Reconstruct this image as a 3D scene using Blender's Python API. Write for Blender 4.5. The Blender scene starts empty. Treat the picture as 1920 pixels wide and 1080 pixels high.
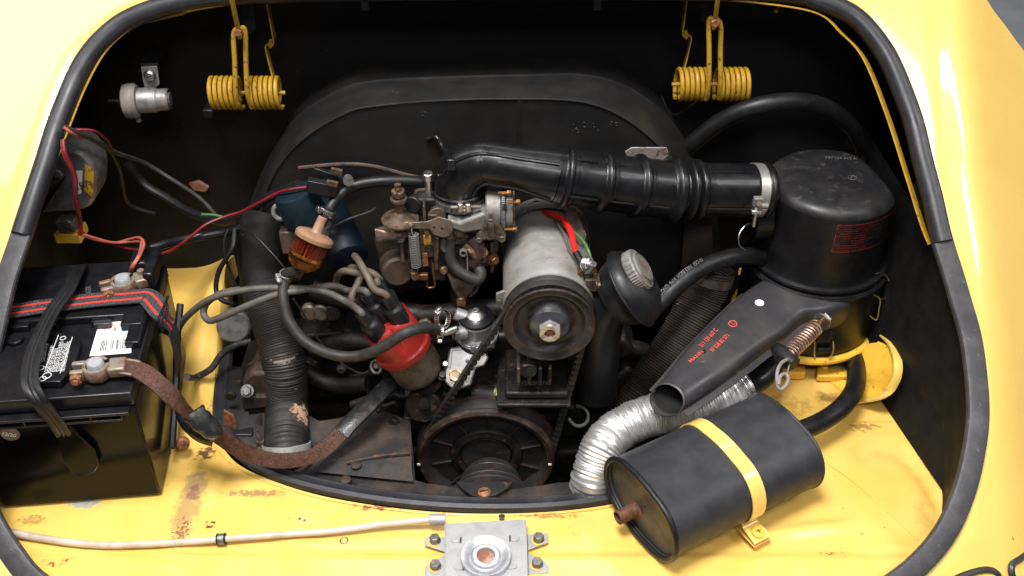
import bpy, math, random
from mathutils import Vector, Matrix, noise
random.seed(7)
R = math.radians
PI = math.pi
sc = bpy.context.scene
col = sc.collection

# ------------------------------------------------------------ camera, world, lamps, exposure
PITCH, FPX = R(38.0), 1900.0
CAM = Vector((0, 0, 0.9))
cd = bpy.data.cameras.new('camera'); cam = bpy.data.objects.new('camera', cd); col.objects.link(cam)
cd.sensor_width = 36; cd.lens = 36 * FPX / 1920; cd.clip_start = .01; cd.clip_end = 50
cam.location = CAM; cam.rotation_euler = (PI / 2 - PITCH, 0, 0)
cd.dof.use_dof = True; cd.dof.focus_distance = 1.18; cd.dof.aperture_fstop = 11
sc.camera = cam
w = bpy.data.worlds.new('World'); sc.world = w; w.use_nodes = True
w.node_tree.nodes['Background'].inputs[0].default_value = (.75, .85, 1, 1)
w.node_tree.nodes['Background'].inputs[1].default_value = .07
def area(name, loc, target, sx, sy, power, colr=(1, 1, 1)):
    l = bpy.data.lights.new(name, 'AREA'); l.shape = 'RECTANGLE'; l.size = sx; l.size_y = sy
    l.energy = power; l.color = colr
    o = bpy.data.objects.new(name, l); col.objects.link(o); o.location = loc
    o.rotation_euler = (Vector(target) - Vector(loc)).to_track_quat('-Z', 'Y').to_euler()
area('softbox_overhead', (-.30, .35, 2.5), (0, .85, 0), .7, .7, 104, (1, .98, .955))
area('softbox_rear', (.15, -.55, 1.9), (0, .85, .05), 1.0, .35, 18, (1, .985, .97))
area('softbox_left', (-1.75, .75, 2.3), (-.3, .9, .2), 1.2, 1.2, 25, (1, .99, .97))
area('fill_right', (1.7, .3, 2.2), (.45, .85, .1), .9, .6, 20, (1, .99, .98))  # added fill lamp that brightens the right fender
area('fill_far', (.1, 2.7, 2.3), (0, .8, 0), 1.8, .7, 26, (1, .99, .98))  # added fill lamp for sheen on floor, shroud and boot tops
area('strip_right_a', (2.25, 1.10, 1.42), (.5, 1.0, .3), .10, .42, 4, (1, 1, 1))
area('strip_right_b', (2.3, .88, 1.12), (.5, 1.0, .3), .10, .42, 4, (1, 1, 1))
sc.view_settings.view_transform = 'Standard'; sc.view_settings.look = 'None'
sc.view_settings.gamma = 1; sc.view_settings.exposure = 0

# ------------------------------------------------------------ from a place in the photograph to a point in the bay
CP, SP = math.cos(PITCH), math.sin(PITCH)
def ray(px, py):
    a, b = (px - 960) / FPX, (py - 540) / FPX
    return Vector((a, CP - b * SP, -(SP + b * CP)))
def D(px, py, d): return CAM + ray(px, py) * d
def Z(px, py, z): r = ray(px, py); return CAM + r * ((z - CAM.z) / r.z)
def Y(px, py, y): r = ray(px, py); return CAM + r * (y / r.y)
def PL(px, py, o, n): r = ray(px, py); return CAM + r * ((Vector(o) - CAM).dot(n) / r.dot(n))
def V(*a): return Vector(a)
X1, Y1, Z1 = V(1, 0, 0), V(0, 1, 0), V(0, 0, 1)
# surface of the car's tail in which the lid opening lies
FO = Y(960, 0, 1.10); _f2 = Z(960, 1100, .045)
_t = (FO - _f2).normalized(); FN = V(0, -_t.z, _t.y)
def Fv(p):
    t = max(0, p.x - .475); e = 5 * t * t if t < .08 else .032 + .8 * (t - .08)
    return FN.dot(p - FO) + .16 * min(.5, abs(p.x)) ** 2 + e
def FB(px, py, off=0):
    r = ray(px, py); d = 1.05
    for _ in range(40):
        e = Fv(CAM + r * d) - off; e2 = Fv(CAM + r * (d + 1e-4)) - off
        st = -e / ((e2 - e) / 1e-4); d += max(-.08, min(.08, st)) * .9
    return CAM + r * d

# ------------------------------------------------------------ geometry helpers
def frame(ax, up=None):
    w = Vector(ax).normalized()
    u = Vector(up) if up is not None else (Z1 if abs(w.z) < .9 else X1)
    u = (u - w * u.dot(w)).normalized()
    return u, w.cross(u), w
def cr(pts, n=8, closed=False):
    pts = [Vector(p) for p in pts]; m = len(pts); out = []
    for i in range(m if closed else m - 1):
        g = (lambda k: pts[k % m]) if closed else (lambda k: pts[max(0, min(m - 1, k))])
        a, b, c, d = g(i - 1), g(i), g(i + 1), g(i + 2)
        for k in range(n):
            t = k / n
            out.append(.5 * ((2 * b) + (c - a) * t + (2 * a - 5 * b + 4 * c - d) * t * t + (3 * b - a - 3 * c + d) * t ** 3))
    if not closed: out.append(pts[-1])
    return out
def resample(path, ds):
    L = [0]
    for a, b in zip(path, path[1:]): L.append(L[-1] + (b - a).length)
    n = max(2, int(L[-1] / ds)); out = []; j = 0
    for i in range(n + 1):
        s = L[-1] * i / n
        while j < len(path) - 2 and L[j + 1] < s: j += 1
        out.append(path[j].lerp(path[j + 1], min(1, max(0, (s - L[j]) / max(1e-9, L[j + 1] - L[j])))))
    return out, L[-1]
def ss(a, b, x): t = max(0, min(1, (x - a) / (b - a))); return t * t * (3 - 2 * t)
class G:
    def __init__(s): s.v = []; s.f = []
    def add(s, vs, fs):
        o = len(s.v); s.v += [Vector(v) for v in vs]; s.f += [tuple(i + o for i in f) for f in fs]; return s
    def loft(s, rings, cap=True, closed=False, open_ring=False):
        n = len(rings[0]); vs = [v for r in rings for v in r]; fs = []
        for i in range(len(rings) if closed else len(rings) - 1):
            j = (i + 1) % len(rings)
            for k in range(n - 1 if open_ring else n):
                l = (k + 1) % n; fs.append((i * n + k, i * n + l, j * n + l, j * n + k))
        if cap and not closed and not open_ring:
            fs.append(tuple(range(n))[::-1]); fs.append(tuple((len(rings) - 1) * n + k for k in range(n)))
        return s.add(vs, fs)
    def sweep(s, path, prof, up=None, cap=True, closed=False, open_prof=False):
        """prof: list of (u, v) or function(i, t) -> list; up: reference vector, function(i) or None (parallel transport)"""
        path = [Vector(p) for p in path]; m = len(path); rings = []; u = None
        for i in range(m):
            a = path[(i - 1) % m] if closed else path[max(0, i - 1)]
            b = path[(i + 1) % m] if closed else path[min(m - 1, i + 1)]
            w = (b - a).normalized()
            if up is None: r = u if u is not None else (Z1 if abs(w.z) < .9 else X1)
            else: r = up(i) if callable(up) else Vector(up)
            u = (r - w * r.dot(w)).normalized(); v = w.cross(u)
            pr = prof(i, i / (m - 1)) if callable(prof) else prof
            rings.append([path[i] + u * q[0] + v * q[1] for q in pr])
        return s.loft(rings, cap=cap, closed=closed, open_ring=open_prof)
    def tube(s, path, r, seg=12, cap=True, closed=False):
        cs = [(math.cos(2 * PI * k / seg), math.sin(2 * PI * k / seg)) for k in range(seg)]
        def pr(i, t):
            q = r(i, t) if callable(r) else r
            return [(a * q, b * q) for a, b in cs]
        return s.sweep(path, pr, cap=cap, closed=closed)
    def corr(s, path, r, pitch=.004, amp=.06, seg=24, wob=0, cap=False):
        p, L = resample(path, pitch / 4)
        rr = [r * (1 + amp * math.cos(2 * PI * i / 4) + wob * noise.noise(Vector((i * .13, 3, r * 99)))) for i in range(len(p))]
        cs = [(math.cos(2 * PI * k / seg), math.sin(2 * PI * k / seg)) for k in range(seg)]
        def pr(i, t): return [(a * rr[i] * (1 + wob * noise.noise(Vector((a * 2, b * 2, i * .21)))), b * rr[i] * (1 + wob * noise.noise(Vector((a * 2, b * 2, i * .21 + 9))))) for a, b in cs]
        return s.sweep(p, pr, cap=cap)
    def lathe(s, prof, o, ax, seg=32, up=None, arc=None, cap=False, rf=None):
        u, v, w = frame(ax, up); o = Vector(o); rings = []
        full = arc is None; a0, a1 = (0, 2 * PI) if full else arc
        n = seg if full else seg + 1
        for r, h in prof:
            ring = []
            for k in range(n):
                t = a0 + (a1 - a0) * k / seg; q = r * (rf(t, h) if rf else 1)
                ring.append(o + u * (q * math.cos(t)) + v * (q * math.sin(t)) + w * h)
            rings.append(ring)
        return s.loft(rings, cap=cap, open_ring=not full)
    def cyl(s, o, ax, r, h, seg=20, r2=None, ch=0):
        r2 = r if r2 is None else r2
        pr = [(r, 0), (r2, h)] if not ch else [(r - ch, 0), (r, ch), (r2, h - ch), (r2 - ch, h)]
        return s.lathe(pr, o, ax, seg, cap=True)
    def box(s, c, sx, sy, sz, bas=None):
        c = Vector(c); u, v, w = bas if bas else (X1, Y1, Z1)
        vs = [c + u * (a * sx / 2) + v * (b * sy / 2) + w * (d * sz / 2) for d in (-1, 1) for b in (-1, 1) for a in (-1, 1)]
        return s.add(vs, [(0, 2, 3, 1), (4, 5, 7, 6), (0, 1, 5, 4), (2, 6, 7, 3), (0, 4, 6, 2), (1, 3, 7, 5)])
    def prism(s, pts, n, h):
        n = Vector(n).normalized(); pts = [Vector(p) for p in pts]
        return s.loft([pts, [p + n * h for p in pts]])
    def bar(s, a, b, wd, th, up=None):
        a, b = Vector(a), Vector(b); u, v, w = frame(b - a, up)
        return s.box((a + b) / 2, th, wd, (b - a).length, (u, v, w))
    def ball(s, o, r, seg=12, sq=(1, 1, 1)):
        rings = []
        for i in range(1, seg // 2):
            t = PI * i / (seg // 2)
            rings.append([Vector(o) + V(math.sin(t) * math.cos(2 * PI * k / seg) * r * sq[0], math.sin(t) * math.sin(2 * PI * k / seg) * r * sq[1], math.cos(t) * r * sq[2]) for k in range(seg)])
        return s.loft(rings)
    def torus(s, o, ax, Rr, r, seg=40, ss=10, arc=None):
        u, v, w = frame(ax); a0, a1 = arc or (0, 2 * PI)
        n = seg if arc is None else seg + 1
        p = [Vector(o) + u * (Rr * math.cos(a0 + (a1 - a0) * k / seg)) + v * (Rr * math.sin(a0 + (a1 - a0) * k / seg)) for k in range(n)]
        return s.tube(p, r, ss, closed=arc is None)
    def hexbolt(s, o, ax, r, h, washer=0):
        u, v, w = frame(ax); o = Vector(o); q = 0
        if washer: s.cyl(o, w, washer, h * .25, 20); q = h * .25
        def ring(rr, hh): return [o + u * (rr * math.cos(PI * k / 3)) + v * (rr * math.sin(PI * k / 3)) + w * hh for k in range(6)]
        return s.loft([ring(r, q), ring(r, q + h * .85), ring(r * .86, q + h)])
    def nut(s, o, ax, r, h, hole):
        u, v, w = frame(ax); o = Vector(o)
        def ring(rr, hh, hx): 
            out = []
            for k in range(24):
                t = 2 * PI * k / 24; q = rr * (math.cos(PI / 6) / math.cos((t % (PI / 3)) - PI / 6)) if hx else rr
                out.append(o + u * (q * math.cos(t)) + v * (q * math.sin(t)) + w * hh)
            return out
        return s.loft([ring(r, 0, 1), ring(r, h * .9, 1), ring(r * .88, h, 0), ring(hole, h, 0), ring(hole * .9, h * .3, 0)], cap=False)
    def coil(s, o, ax, Rr, r, L, turns, seg=22, ss=8, up=None):
        u, v, w = frame(ax, up); n = int(turns * seg)
        p = [Vector(o) + u * (Rr * math.cos(2 * PI * k / seg)) + v * (Rr * math.sin(2 * PI * k / seg)) + w * (L * k / n) for k in range(n + 1)]
        return s.tube(p, r, ss)

ORG = {}
def mk(name, g, m, loc, bevel=0, smooth=35, bseg=2):
    me = bpy.data.meshes.new(name); loc = Vector(loc)
    me.from_pydata([tuple(v - loc) for v in g.v], [], g.f); me.materials.append(m)
    me.validate()
    import bmesh
    bm = bmesh.new(); bm.from_mesh(me); bmesh.ops.recalc_face_normals(bm, faces=bm.faces); bm.to_mesh(me); bm.free()
    me.polygons.foreach_set('use_smooth', [True] * len(me.polygons)); me.set_sharp_from_angle(angle=R(smooth))
    o = bpy.data.objects.new(name, me); col.objects.link(o)
    if bevel:
        b = o.modifiers.new('bevel', 'BEVEL'); b.width = bevel; b.segments = bseg; b.limit_method = 'ANGLE'; b.angle_limit = R(40); b.harden_normals = False
    return o
def thing(name, label, cat, loc, group=None):
    o = bpy.data.objects.new(name, None); col.objects.link(o); o.location = loc; o.empty_display_size = .02
    o['label'] = label; o['category'] = cat
    if group: o['group'] = group
    ORG[o.name] = Vector(loc); return o
def part(name, g, m, parent, label=None, **k):
    o = mk(name, g, m, ORG[parent.name], **k); o.parent = parent; ORG[o.name] = ORG[parent.name]
    if label: o['label'] = label
    return o
def solo(name, g, m, label, cat, loc=None, group=None, kind=None, **k):
    if loc is None:
        loc = sum(g.v, V(0, 0, 0)) / len(g.v)
    o = mk(name, g, m, loc, **k); o.location = loc; ORG[o.name] = Vector(loc)
    if kind: o['kind'] = kind
    if kind != 'structure': o['label'] = label; o['category'] = cat
    if group: o['group'] = group
    return o
def text(body, size, o, ux, uy, m, parent, name='lettering', align='LEFT', squeeze=1, wrap=None, bold=0, vary=None):
    c = bpy.data.curves.new('t', 'FONT'); c.body = body; c.size = size; c.align_x = align; c.offset = bold
    c.resolution_u = 3
    t = bpy.data.objects.new('t', c); col.objects.link(t); bpy.context.view_layer.update()
    me = t.evaluated_get(bpy.context.evaluated_depsgraph_get()).to_mesh()
    g = G(); ux, uy = Vector(ux).normalized(), Vector(uy).normalized(); n = ux.cross(uy)
    vs = []
    for v in me.vertices:
        x, y = v.co.x * squeeze, v.co.y
        vs.append(wrap(x, y) if wrap else Vector(o) + ux * x + uy * y + n * .0003)
    g.add(vs, [tuple(p.vertices) for p in me.polygons])
    bpy.data.objects.remove(t); bpy.data.curves.remove(c)
    return part(name, g, m, parent)

# ------------------------------------------------------------ materials
def mat(name, c, rough=.5, metal=0, c2=None, sc2=60, lo=.45, hi=.65, c3=None, sc3=150, lo3=.6, hi3=.66, bump=0, bsc=300, coat=0, rv=.15, spec=.5, stains=(), streak=None, trans=0, ior=1.45, crough=.05, wave=None):
    m = bpy.data.materials.new(name); m.use_nodes = True; nt = m.node_tree; N = nt.nodes; L = nt.links
    b = N['Principled BSDF']; b.inputs['Roughness'].default_value = rough; b.inputs['Metallic'].default_value = metal
    b.inputs['Specular IOR Level'].default_value = spec; b.inputs['Coat Weight'].default_value = coat; b.inputs['Coat Roughness'].default_value = crough
    b.inputs['Base Color'].default_value = (*c, 1); b.inputs['IOR'].default_value = ior
    if trans: b.inputs['Transmission Weight'].default_value = trans
    tc = N.new('ShaderNodeTexCoord'); cur = None
    def nz(scale, det=6, vec=None, dist=0, rg=.6):
        n = N.new('ShaderNodeTexNoise'); n.inputs['Scale'].default_value = scale; n.inputs['Detail'].default_value = det; n.inputs['Roughness'].default_value = rg
        n.inputs['Distortion'].default_value = dist
        L.new(vec if vec else tc.outputs['Object'], n.inputs['Vector']); return n.outputs['Fac']
    def mr(x, a, bb, t0=0, t1=1):
        n = N.new('ShaderNodeMapRange'); n.inputs[1].default_value = a; n.inputs[2].default_value = bb; n.inputs[3].default_value = t0; n.inputs[4].default_value = t1
        L.new(x, n.inputs[0]); return n.outputs[0]
    def mix(f, a, bcol):
        n = N.new('ShaderNodeMix'); n.data_type = 'RGBA'; L.new(f, n.inputs[0])
        if isinstance(a, tuple): n.inputs[6].default_value = (*a, 1)
        else: L.new(a, n.inputs[6])
        n.inputs[7].default_value = (*bcol, 1); return n.outputs[2]
    cur = c; masks = []
    if c2: cur = mix(mr(nz(sc2), lo, hi), cur, c2)
    if streak:   # (colour, scale vector, lo, hi)
        mp = N.new('ShaderNodeMapping'); mp.inputs['Scale'].default_value = streak[1]; L.new(tc.outputs['Object'], mp.inputs[0])
        cur = mix(mr(nz(1, 4, mp.outputs[0]), streak[2], streak[3]), cur, streak[0])
    if c3: cur = mix(mr(nz(sc3, 5, dist=.5), lo3, hi3), cur, c3)
    for (p, r, cc, s, lo_, hi_) in stains:
        sub = N.new('ShaderNodeVectorMath'); sub.operation = 'SUBTRACT'; L.new(tc.outputs['Object'], sub.inputs[0]); sub.inputs[1].default_value = p
        sx = N.new('ShaderNodeVectorMath'); sx.operation = 'DIVIDE'; L.new(sub.outputs[0], sx.inputs[0]); sx.inputs[1].default_value = r if isinstance(r, tuple) else (r, r, r)
        ln = N.new('ShaderNodeVectorMath'); ln.operation = 'LENGTH'; L.new(sx.outputs[0], ln.inputs[0])
        fall = mr(ln.outputs['Value'], 1, 0, 0, 1)
        mul = N.new('ShaderNodeMath'); mul.operation = 'MULTIPLY'; L.new(fall, mul.inputs[0]); L.new(nz(s), mul.inputs[1])
        mk_ = mr(mul.outputs[0], lo_, hi_); masks.append(mk_); cur = mix(mk_, cur, cc)
    if not isinstance(cur, tuple): L.new(cur, b.inputs['Base Color'])
    if rv: L.new(mr(nz(sc2 * .7 + 8, 4), .3, .7, max(.02, rough - rv * .5), min(1, rough + rv)), b.inputs['Roughness'])
    if bump:
        bp = N.new('ShaderNodeBump'); bp.inputs['Strength'].default_value = bump; bp.inputs['Distance'].default_value = .001
        hgt = nz(bsc, 4)
        if masks:
            acc = masks[0]
            for q in masks[1:]:
                mx = N.new('ShaderNodeMath'); mx.operation = 'MAXIMUM'; L.new(acc, mx.inputs[0]); L.new(q, mx.inputs[1]); acc = mx.outputs[0]
            ml = N.new('ShaderNodeMath'); ml.operation = 'MULTIPLY_ADD'; L.new(acc, ml.inputs[0]); L.new(mr(nz(420, 3), .3, .7, -2, 10), ml.inputs[1]); L.new(hgt, ml.inputs[2]); hgt = ml.outputs[0]
            rgh = b.inputs['Roughness']
            if rgh.is_linked:
                src = rgh.links[0].from_socket; rm = N.new('ShaderNodeMath'); rm.operation = 'MULTIPLY_ADD'; L.new(acc, rm.inputs[0]); rm.inputs[1].default_value = .5; L.new(src, rm.inputs[2]); L.new(rm.outputs[0], rgh)
                cm = mr(acc, 0, 1, coat, 0); L.new(cm, b.inputs['Coat Weight'])
        L.new(hgt, bp.inputs['Height']); L.new(bp.outputs[0], b.inputs['Normal'])
    return m
RUST = (.11, .045, .02)
M = {}
YEL = (.80, .545, .14)
M['yellow'] = mat('yellow_car_paint', YEL, .25, coat=1, c2=(.77, .51, .12), sc2=7, rv=.10, bump=.05, bsc=55, c3=(.55, .36, .12), sc3=260, lo3=.74, hi3=.76)
M['yellow_old'] = mat('worn_yellow_paint', (.80, .47, .05), .42, c2=(.60, .33, .03), sc2=70, lo=.5, hi=.75, c3=RUST, sc3=220, lo3=.66, hi3=.7, bump=.15, bsc=180)
def sp(px, py, z=0): return tuple(Z(px, py, z))
_st = [(sp(1500, 870), (.05, .05, .03), (.55, .32, .04), 40, .3, .5), (sp(1440, 760), (.09, .07, .04), (.30, .17, .03), 80, .3, .5), (sp(1620, 800), (.06, .03, .03), (.35, .2, .04), 150, .34, .46), (sp(1745, 985), (.04, .10, .04), (.55, .33, .06), 60, .28, .5),
       (sp(720, 952), (.10, .012, .03), (.30, .14, .04), 160, .3, .42), (sp(1030, 968), (.10, .010, .03), (.36, .18, .05), 190, .32, .44), (sp(1180, 950), (.06, .02, .03), (.36, .2, .06), 120, .3, .46), (sp(700, 1060), (.2, .06, .04), (.34, .2, .06), 340, .56, .58),
       (sp(1560, 1040), (.12, .05, .04), (.3, .16, .05), 260, .50, .53), (sp(1095 / 3, 575 / 3 + 720), (.03, .05, .03), (.38, .25, .10), 90, .22, .34), (sp(395, 985), (.036, .022, .03), RUST, 150, .42, .47),
       (sp(350, 960), (.030, .085, .05), (.42, .27, .09), 120, .2, .34), (sp(340, 1000), (.04, .08, .03), (.2, .09, .03), 340, .42, .46),
       (sp(365, 925), (.022, .035, .03), (.26, .13, .08), 150, .3, .38), (sp(385, 850), (.035, .03, .03), (.14, .06, .02), 120, .3, .42), (sp(160, 945), (.045, .016, .03), (.33, .33, .28), 160, .28, .34),
       (sp(110, 1060), (.05, .03, .04), (.16, .05, .01), 110, .38, .48), (sp(60, 975), (.045, .02, .04), (.4, .24, .05), 200, .3, .4), (sp(480, 925), (.10, .015, .03), (.35, .2, .07), 170, .3, .4),
       (sp(560, 975), (.05, .012, .03), RUST, 210, .47, .5), (sp(405, 780), (.025, .09, .06), (.14, .07, .02), 110, .26, .45), (sp(1560, 745), (.06, .04, .04), (.3, .17, .03), 60, .32, .5),
       (sp(1610, 1000), (.12, .05, .04), (.16, .07, .02), 330, .56, .58), (sp(1660, 990), (.02, .03, .03), RUST, 150, .48, .51), (sp(1490, 760), (.06, .05, .04), (.42, .24, .04), 90, .3, .5),
       (sp(405, 620), (.05, .12, .06), (.45, .27, .03), 45, .33, .5), (sp(1080, 1000), (.12, .05, .04), (.3, .2, .06), 330, .56, .58)]
M['floor'] = mat('bay_floor_yellow', (.78, .50, .12), .30, coat=.6, c2=(.74, .455, .095), sc2=16, c3=(.20, .09, .03), sc3=210, lo3=.705, hi3=.72, rv=.12, bump=.05, bsc=120, stains=_st, crough=.15)
M['board'] = mat('black_fibre_board', (.0046, .0044, .0047), .6, spec=.3, c2=(.0085, .0078, .0078), sc2=12, lo=.4, hi=.7, c3=(.10, .09, .08), sc3=240, lo3=.72, hi3=.745, bump=.35, bsc=350)
M['side'] = mat('bay_side_dark_lining', (.0065, .0062, .0064), .65, spec=.25, c2=(.003, .003, .0034), sc2=45, lo=.45, hi=.6, bump=.15, bsc=300)
M['seal'] = mat('weathered_black_rubber', (.018, .018, .022), .36, c2=(.04, .04, .045), sc2=35, lo=.5, hi=.8, c3=(.16, .15, .14), sc3=300, lo3=.73, hi3=.75, bump=.1, bsc=400)
M['seal_flat'] = mat('greyed_rubber', (.035, .034, .038), .45, c2=(.07, .065, .065), sc2=60, lo=.45, hi=.8, c3=(.18, .16, .14), sc3=260, lo3=.66, hi3=.72, bump=.2, bsc=300)
M['rubber'] = mat('black_rubber', (.0065, .0065, .0075), .42, spec=.4, c2=(.014, .0125, .012), sc2=90, lo=.5, hi=.8, bump=.08, bsc=500)
M['rubber_dusty'] = mat('dusty_rubber', (.018, .0155, .014), .55, c2=(.042, .035, .029), sc2=110, lo=.45, hi=.8, bump=.25, bsc=400)
M['blackpaint'] = mat('satin_black_paint', (.006, .006, .0072), .40, spec=.4, c2=(.012, .0115, .012), sc2=50, lo=.5, hi=.8, c3=(.10, .075, .055), sc3=130, lo3=.70, hi3=.76, bump=.06, bsc=300)
M['shroud'] = mat('fan_shroud_paint', (.0095, .0090, .0092), .40, spec=.5, c2=(.018, .0145, .0125), sc2=14, lo=.45, hi=.7, c3=(.11, .09, .08), sc3=240, lo3=.745, hi3=.76, bump=.08, bsc=200,
    stains=[(tuple(Y(970, 176, 1.10)), (.06, .08, .02), (.085, .026, .012), 60, .28, .42), (tuple(Y(1060, 180, 1.10)), (.05, .08, .012), (.075, .025, .012), 80, .32, .42), (tuple(Y(850, 150, 1.16)), (.2, .05, .012), (.06, .03, .018), 80, .3, .5)])
M['boot'] = mat('glossy_black_plastic', (.0035, .0035, .0042), .33, spec=.4, c2=(.006, .006, .007), sc2=60, bump=.04, bsc=90, coat=.12, c3=(.12, .09, .07), sc3=260, lo3=.76, hi3=.78)
M['cleaner'] = mat('air_cleaner_paint', (.0055, .0055, .0065), .36, spec=.35, c2=(.009, .009, .0105), sc2=25, bump=.08, bsc=200, c3=(.014, .012, .010), sc3=120, lo3=.62, hi3=.7)
M['cleaner_lid'] = mat('scuffed_air_cleaner_lid', (.010, .010, .0115), .40, spec=.4, c2=(.017, .016, .016), sc2=30, c3=(.06, .048, .038), sc3=80, lo3=.56, hi3=.80, bump=.12, bsc=250)
M['snorkel'] = mat('satin_snorkel_paint', (.030, .0285, .032), .36, c2=(.048, .041, .038), sc2=26, lo=.45, hi=.7, c3=(.18, .16, .13), sc3=170, lo3=.68, hi3=.74, bump=.08, bsc=260)
M['can'] = mat('charcoal_grey_paint', (.020, .020, .0235), .48, c2=(.029, .029, .0325), sc2=40, c3=(.12, .11, .11), sc3=320, lo3=.745, hi3=.76, bump=.15, bsc=450)
M['canend'] = mat('worn_end_plate', (.035, .033, .032), .45, c2=(.08, .07, .05), sc2=40, lo=.45, hi=.65, bump=.2, bsc=150)
M['batt'] = mat('glossy_battery_plastic', (.003, .003, .0035), .14, c2=(.004, .004, .005), sc2=20, rv=.05, spec=.18, c3=(.08, .07, .06), sc3=400, lo3=.77, hi3=.78)
M['battlid'] = mat('battery_lid_plastic', (.0055, .0055, .0068), .3, spec=.35, c2=(.010, .010, .0115), sc2=60, rv=.1, bump=.08, bsc=500, c3=(.15, .14, .12), sc3=420, lo3=.75, hi3=.77)
M['steel'] = mat('zinc_plated_steel', (.62, .61, .60), .32, 1, c2=(.42, .41, .40), sc2=90, lo=.45, hi=.75, bump=.08, bsc=300)
M['plate'] = mat('galvanised_plate', (.38, .38, .385), .45, .4, c2=(.29, .29, .29), sc2=60, lo=.45, hi=.75, c3=(.25, .23, .20), sc3=250, lo3=.68, hi3=.73, bump=.06, bsc=200)
M['boltgrey'] = mat('dull_grey_bolt', (.22, .21, .20), .45, .7, c2=(.12, .11, .10), sc2=250, lo=.4, hi=.65, bump=.35, bsc=500)
M['ally'] = mat('cast_aluminium', (.19, .178, .162), .52, .4, c2=(.10, .082, .065), sc2=80, lo=.5, hi=.75, bump=.15, bsc=350)
M['ally_new'] = mat('fresh_cast_aluminium', (.29, .285, .29), .40, .6, c2=(.19, .185, .18), sc2=80, lo=.5, hi=.8, bump=.12, bsc=400)
M['ally_old'] = mat('oily_cast_aluminium', (.13, .105, .085), .5, .4, c2=(.055, .036, .024), sc2=70, lo=.45, hi=.62, c3=(.16, .075, .03), sc3=90, lo3=.60, hi3=.7, bump=.35, bsc=300)
M['brown_metal'] = mat('corroded_linkage', (.095, .063, .042), .55, .4, c2=(.04, .023, .014), sc2=110, lo=.45, hi=.62, c3=(.42, .2, .07), sc3=130, lo3=.6, hi3=.68, bump=.4, bsc=400)
M['copper'] = mat('brass_fitting', (.20, .10, .038), .42, .8, c2=(.10, .045, .018), sc2=150, lo=.45, hi=.65, bump=.2, bsc=400)
M['genbody'] = mat('dull_grey_generator_paint', (.36, .345, .325), .36, .45, c2=(.21, .185, .155), sc2=30, lo=.46, hi=.74, c3=(.09, .05, .03), sc3=90, lo3=.64, hi3=.74, bump=.18, bsc=200)
M['pulley'] = mat('worn_black_pulley', (.024, .0225, .024), .38, .2, c2=(.045, .034, .03), sc2=50, lo=.45, hi=.65, c3=(.10, .05, .03), sc3=120, lo3=.6, hi3=.7, bump=.15, bsc=260)
M['rustrim'] = mat('rusty_pulley_rim', (.050, .038, .034), .42, .4, c2=(.028, .018, .016), sc2=70, lo=.42, hi=.6, c3=(.14, .06, .032), sc3=110, lo3=.55, hi3=.68, bump=.35, bsc=300)
M['grime'] = mat('greasy_engine_metal', (.0085, .008, .0078), .5, .2, c2=(.019, .014, .011), sc2=45, lo=.45, hi=.65, c3=(.09, .045, .03), sc3=90, lo3=.6, hi3=.7, bump=.5, bsc=200)
M['tin'] = mat('dirty_black_tinware', (.013, .0125, .0135), .58, 0, spec=.3, c2=(.05, .034, .026), sc2=22, lo=.45, hi=.65, c3=(.10, .045, .03), sc3=60, lo3=.64, hi3=.70, bump=.35, bsc=220,
    stains=[(tuple(Z(650, 870, -.01)), (.1, .03, .03), (.22, .17, .13), 120, .3, .42)])
M['rustytin'] = mat('rusty_tinware', (.05, .028, .02), .6, .1, c2=(.018, .015, .015), sc2=40, lo=.42, hi=.6, c3=(.11, .045, .028), sc3=60, lo3=.58, hi3=.68, bump=.5, bsc=160)
M['hose_cloth'] = mat('black_paper_hose', (.0055, .0050, .0047), .6, spec=.25, c2=(.011, .0095, .0085), sc2=50, lo=.45, hi=.7, c3=(.26, .22, .18), sc3=160, lo3=.71, hi3=.74, bump=.3, bsc=300,
    stains=[])
M['hose_brown'] = mat('brown_paper_hose', (.024, .018, .0145), .6, c2=(.04, .028, .020), sc2=30, lo=.42, hi=.65, c3=(.22, .18, .14), sc3=130, lo3=.72, hi3=.75, bump=.3, bsc=300)
M['foil'] = mat('aluminium_foil_hose', (.66, .655, .65), .40, .8, c2=(.48, .47, .46), sc2=40, lo=.42, hi=.7, c3=(.16, .12, .08), sc3=170, lo3=.69, hi3=.74, bump=.15, bsc=220, rv=.1)
M['red'] = mat('red_distributor_plastic', (.30, .016, .012), .38, c2=(.22, .011, .010), sc2=40, lo=.45, hi=.7, c3=(.09, .02, .015), sc3=150, lo3=.66, hi3=.74, bump=.06, coat=.15)
M['leadwire'] = mat('tan_ignition_lead', (.105, .078, .056), .55, c2=(.06, .045, .033), sc2=70, lo=.45, hi=.7, bump=.1, bsc=300)
M['greylead'] = mat('grey_ignition_lead', (.085, .075, .063), .55, c2=(.05, .043, .036), sc2=60, lo=.45, hi=.7, bump=.1, bsc=300)
M['redwire'] = mat('red_wire_sheath', (.15, .006, .010), .4, c2=(.09, .005, .008), sc2=40)
M['orangewire'] = mat('pale_red_wire_sheath', (.32, .075, .05), .4, c2=(.25, .05, .035), sc2=40)
M['greenwire'] = mat('green_wire_sheath', (.05, .14, .035), .4)
M['blue'] = mat('dark_blue_coil_paint', (.0022, .0055, .011), .45, spec=.3, c2=(.0015, .0035, .007), sc2=40, c3=(.05, .05, .05), sc3=200, lo3=.7, hi3=.76)
M['capblue'] = mat('petrol_blue_plastic', (.0045, .013, .021), .42, spec=.3, c2=(.003, .009, .015), sc2=50)
M['silver'] = mat('silver_can', (.24, .23, .22), .45, .5, c2=(.13, .12, .115), sc2=80, bump=.15, bsc=300)
M['whiteprint'] = mat('white_print', (.62, .62, .62), .5, rv=0)
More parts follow.
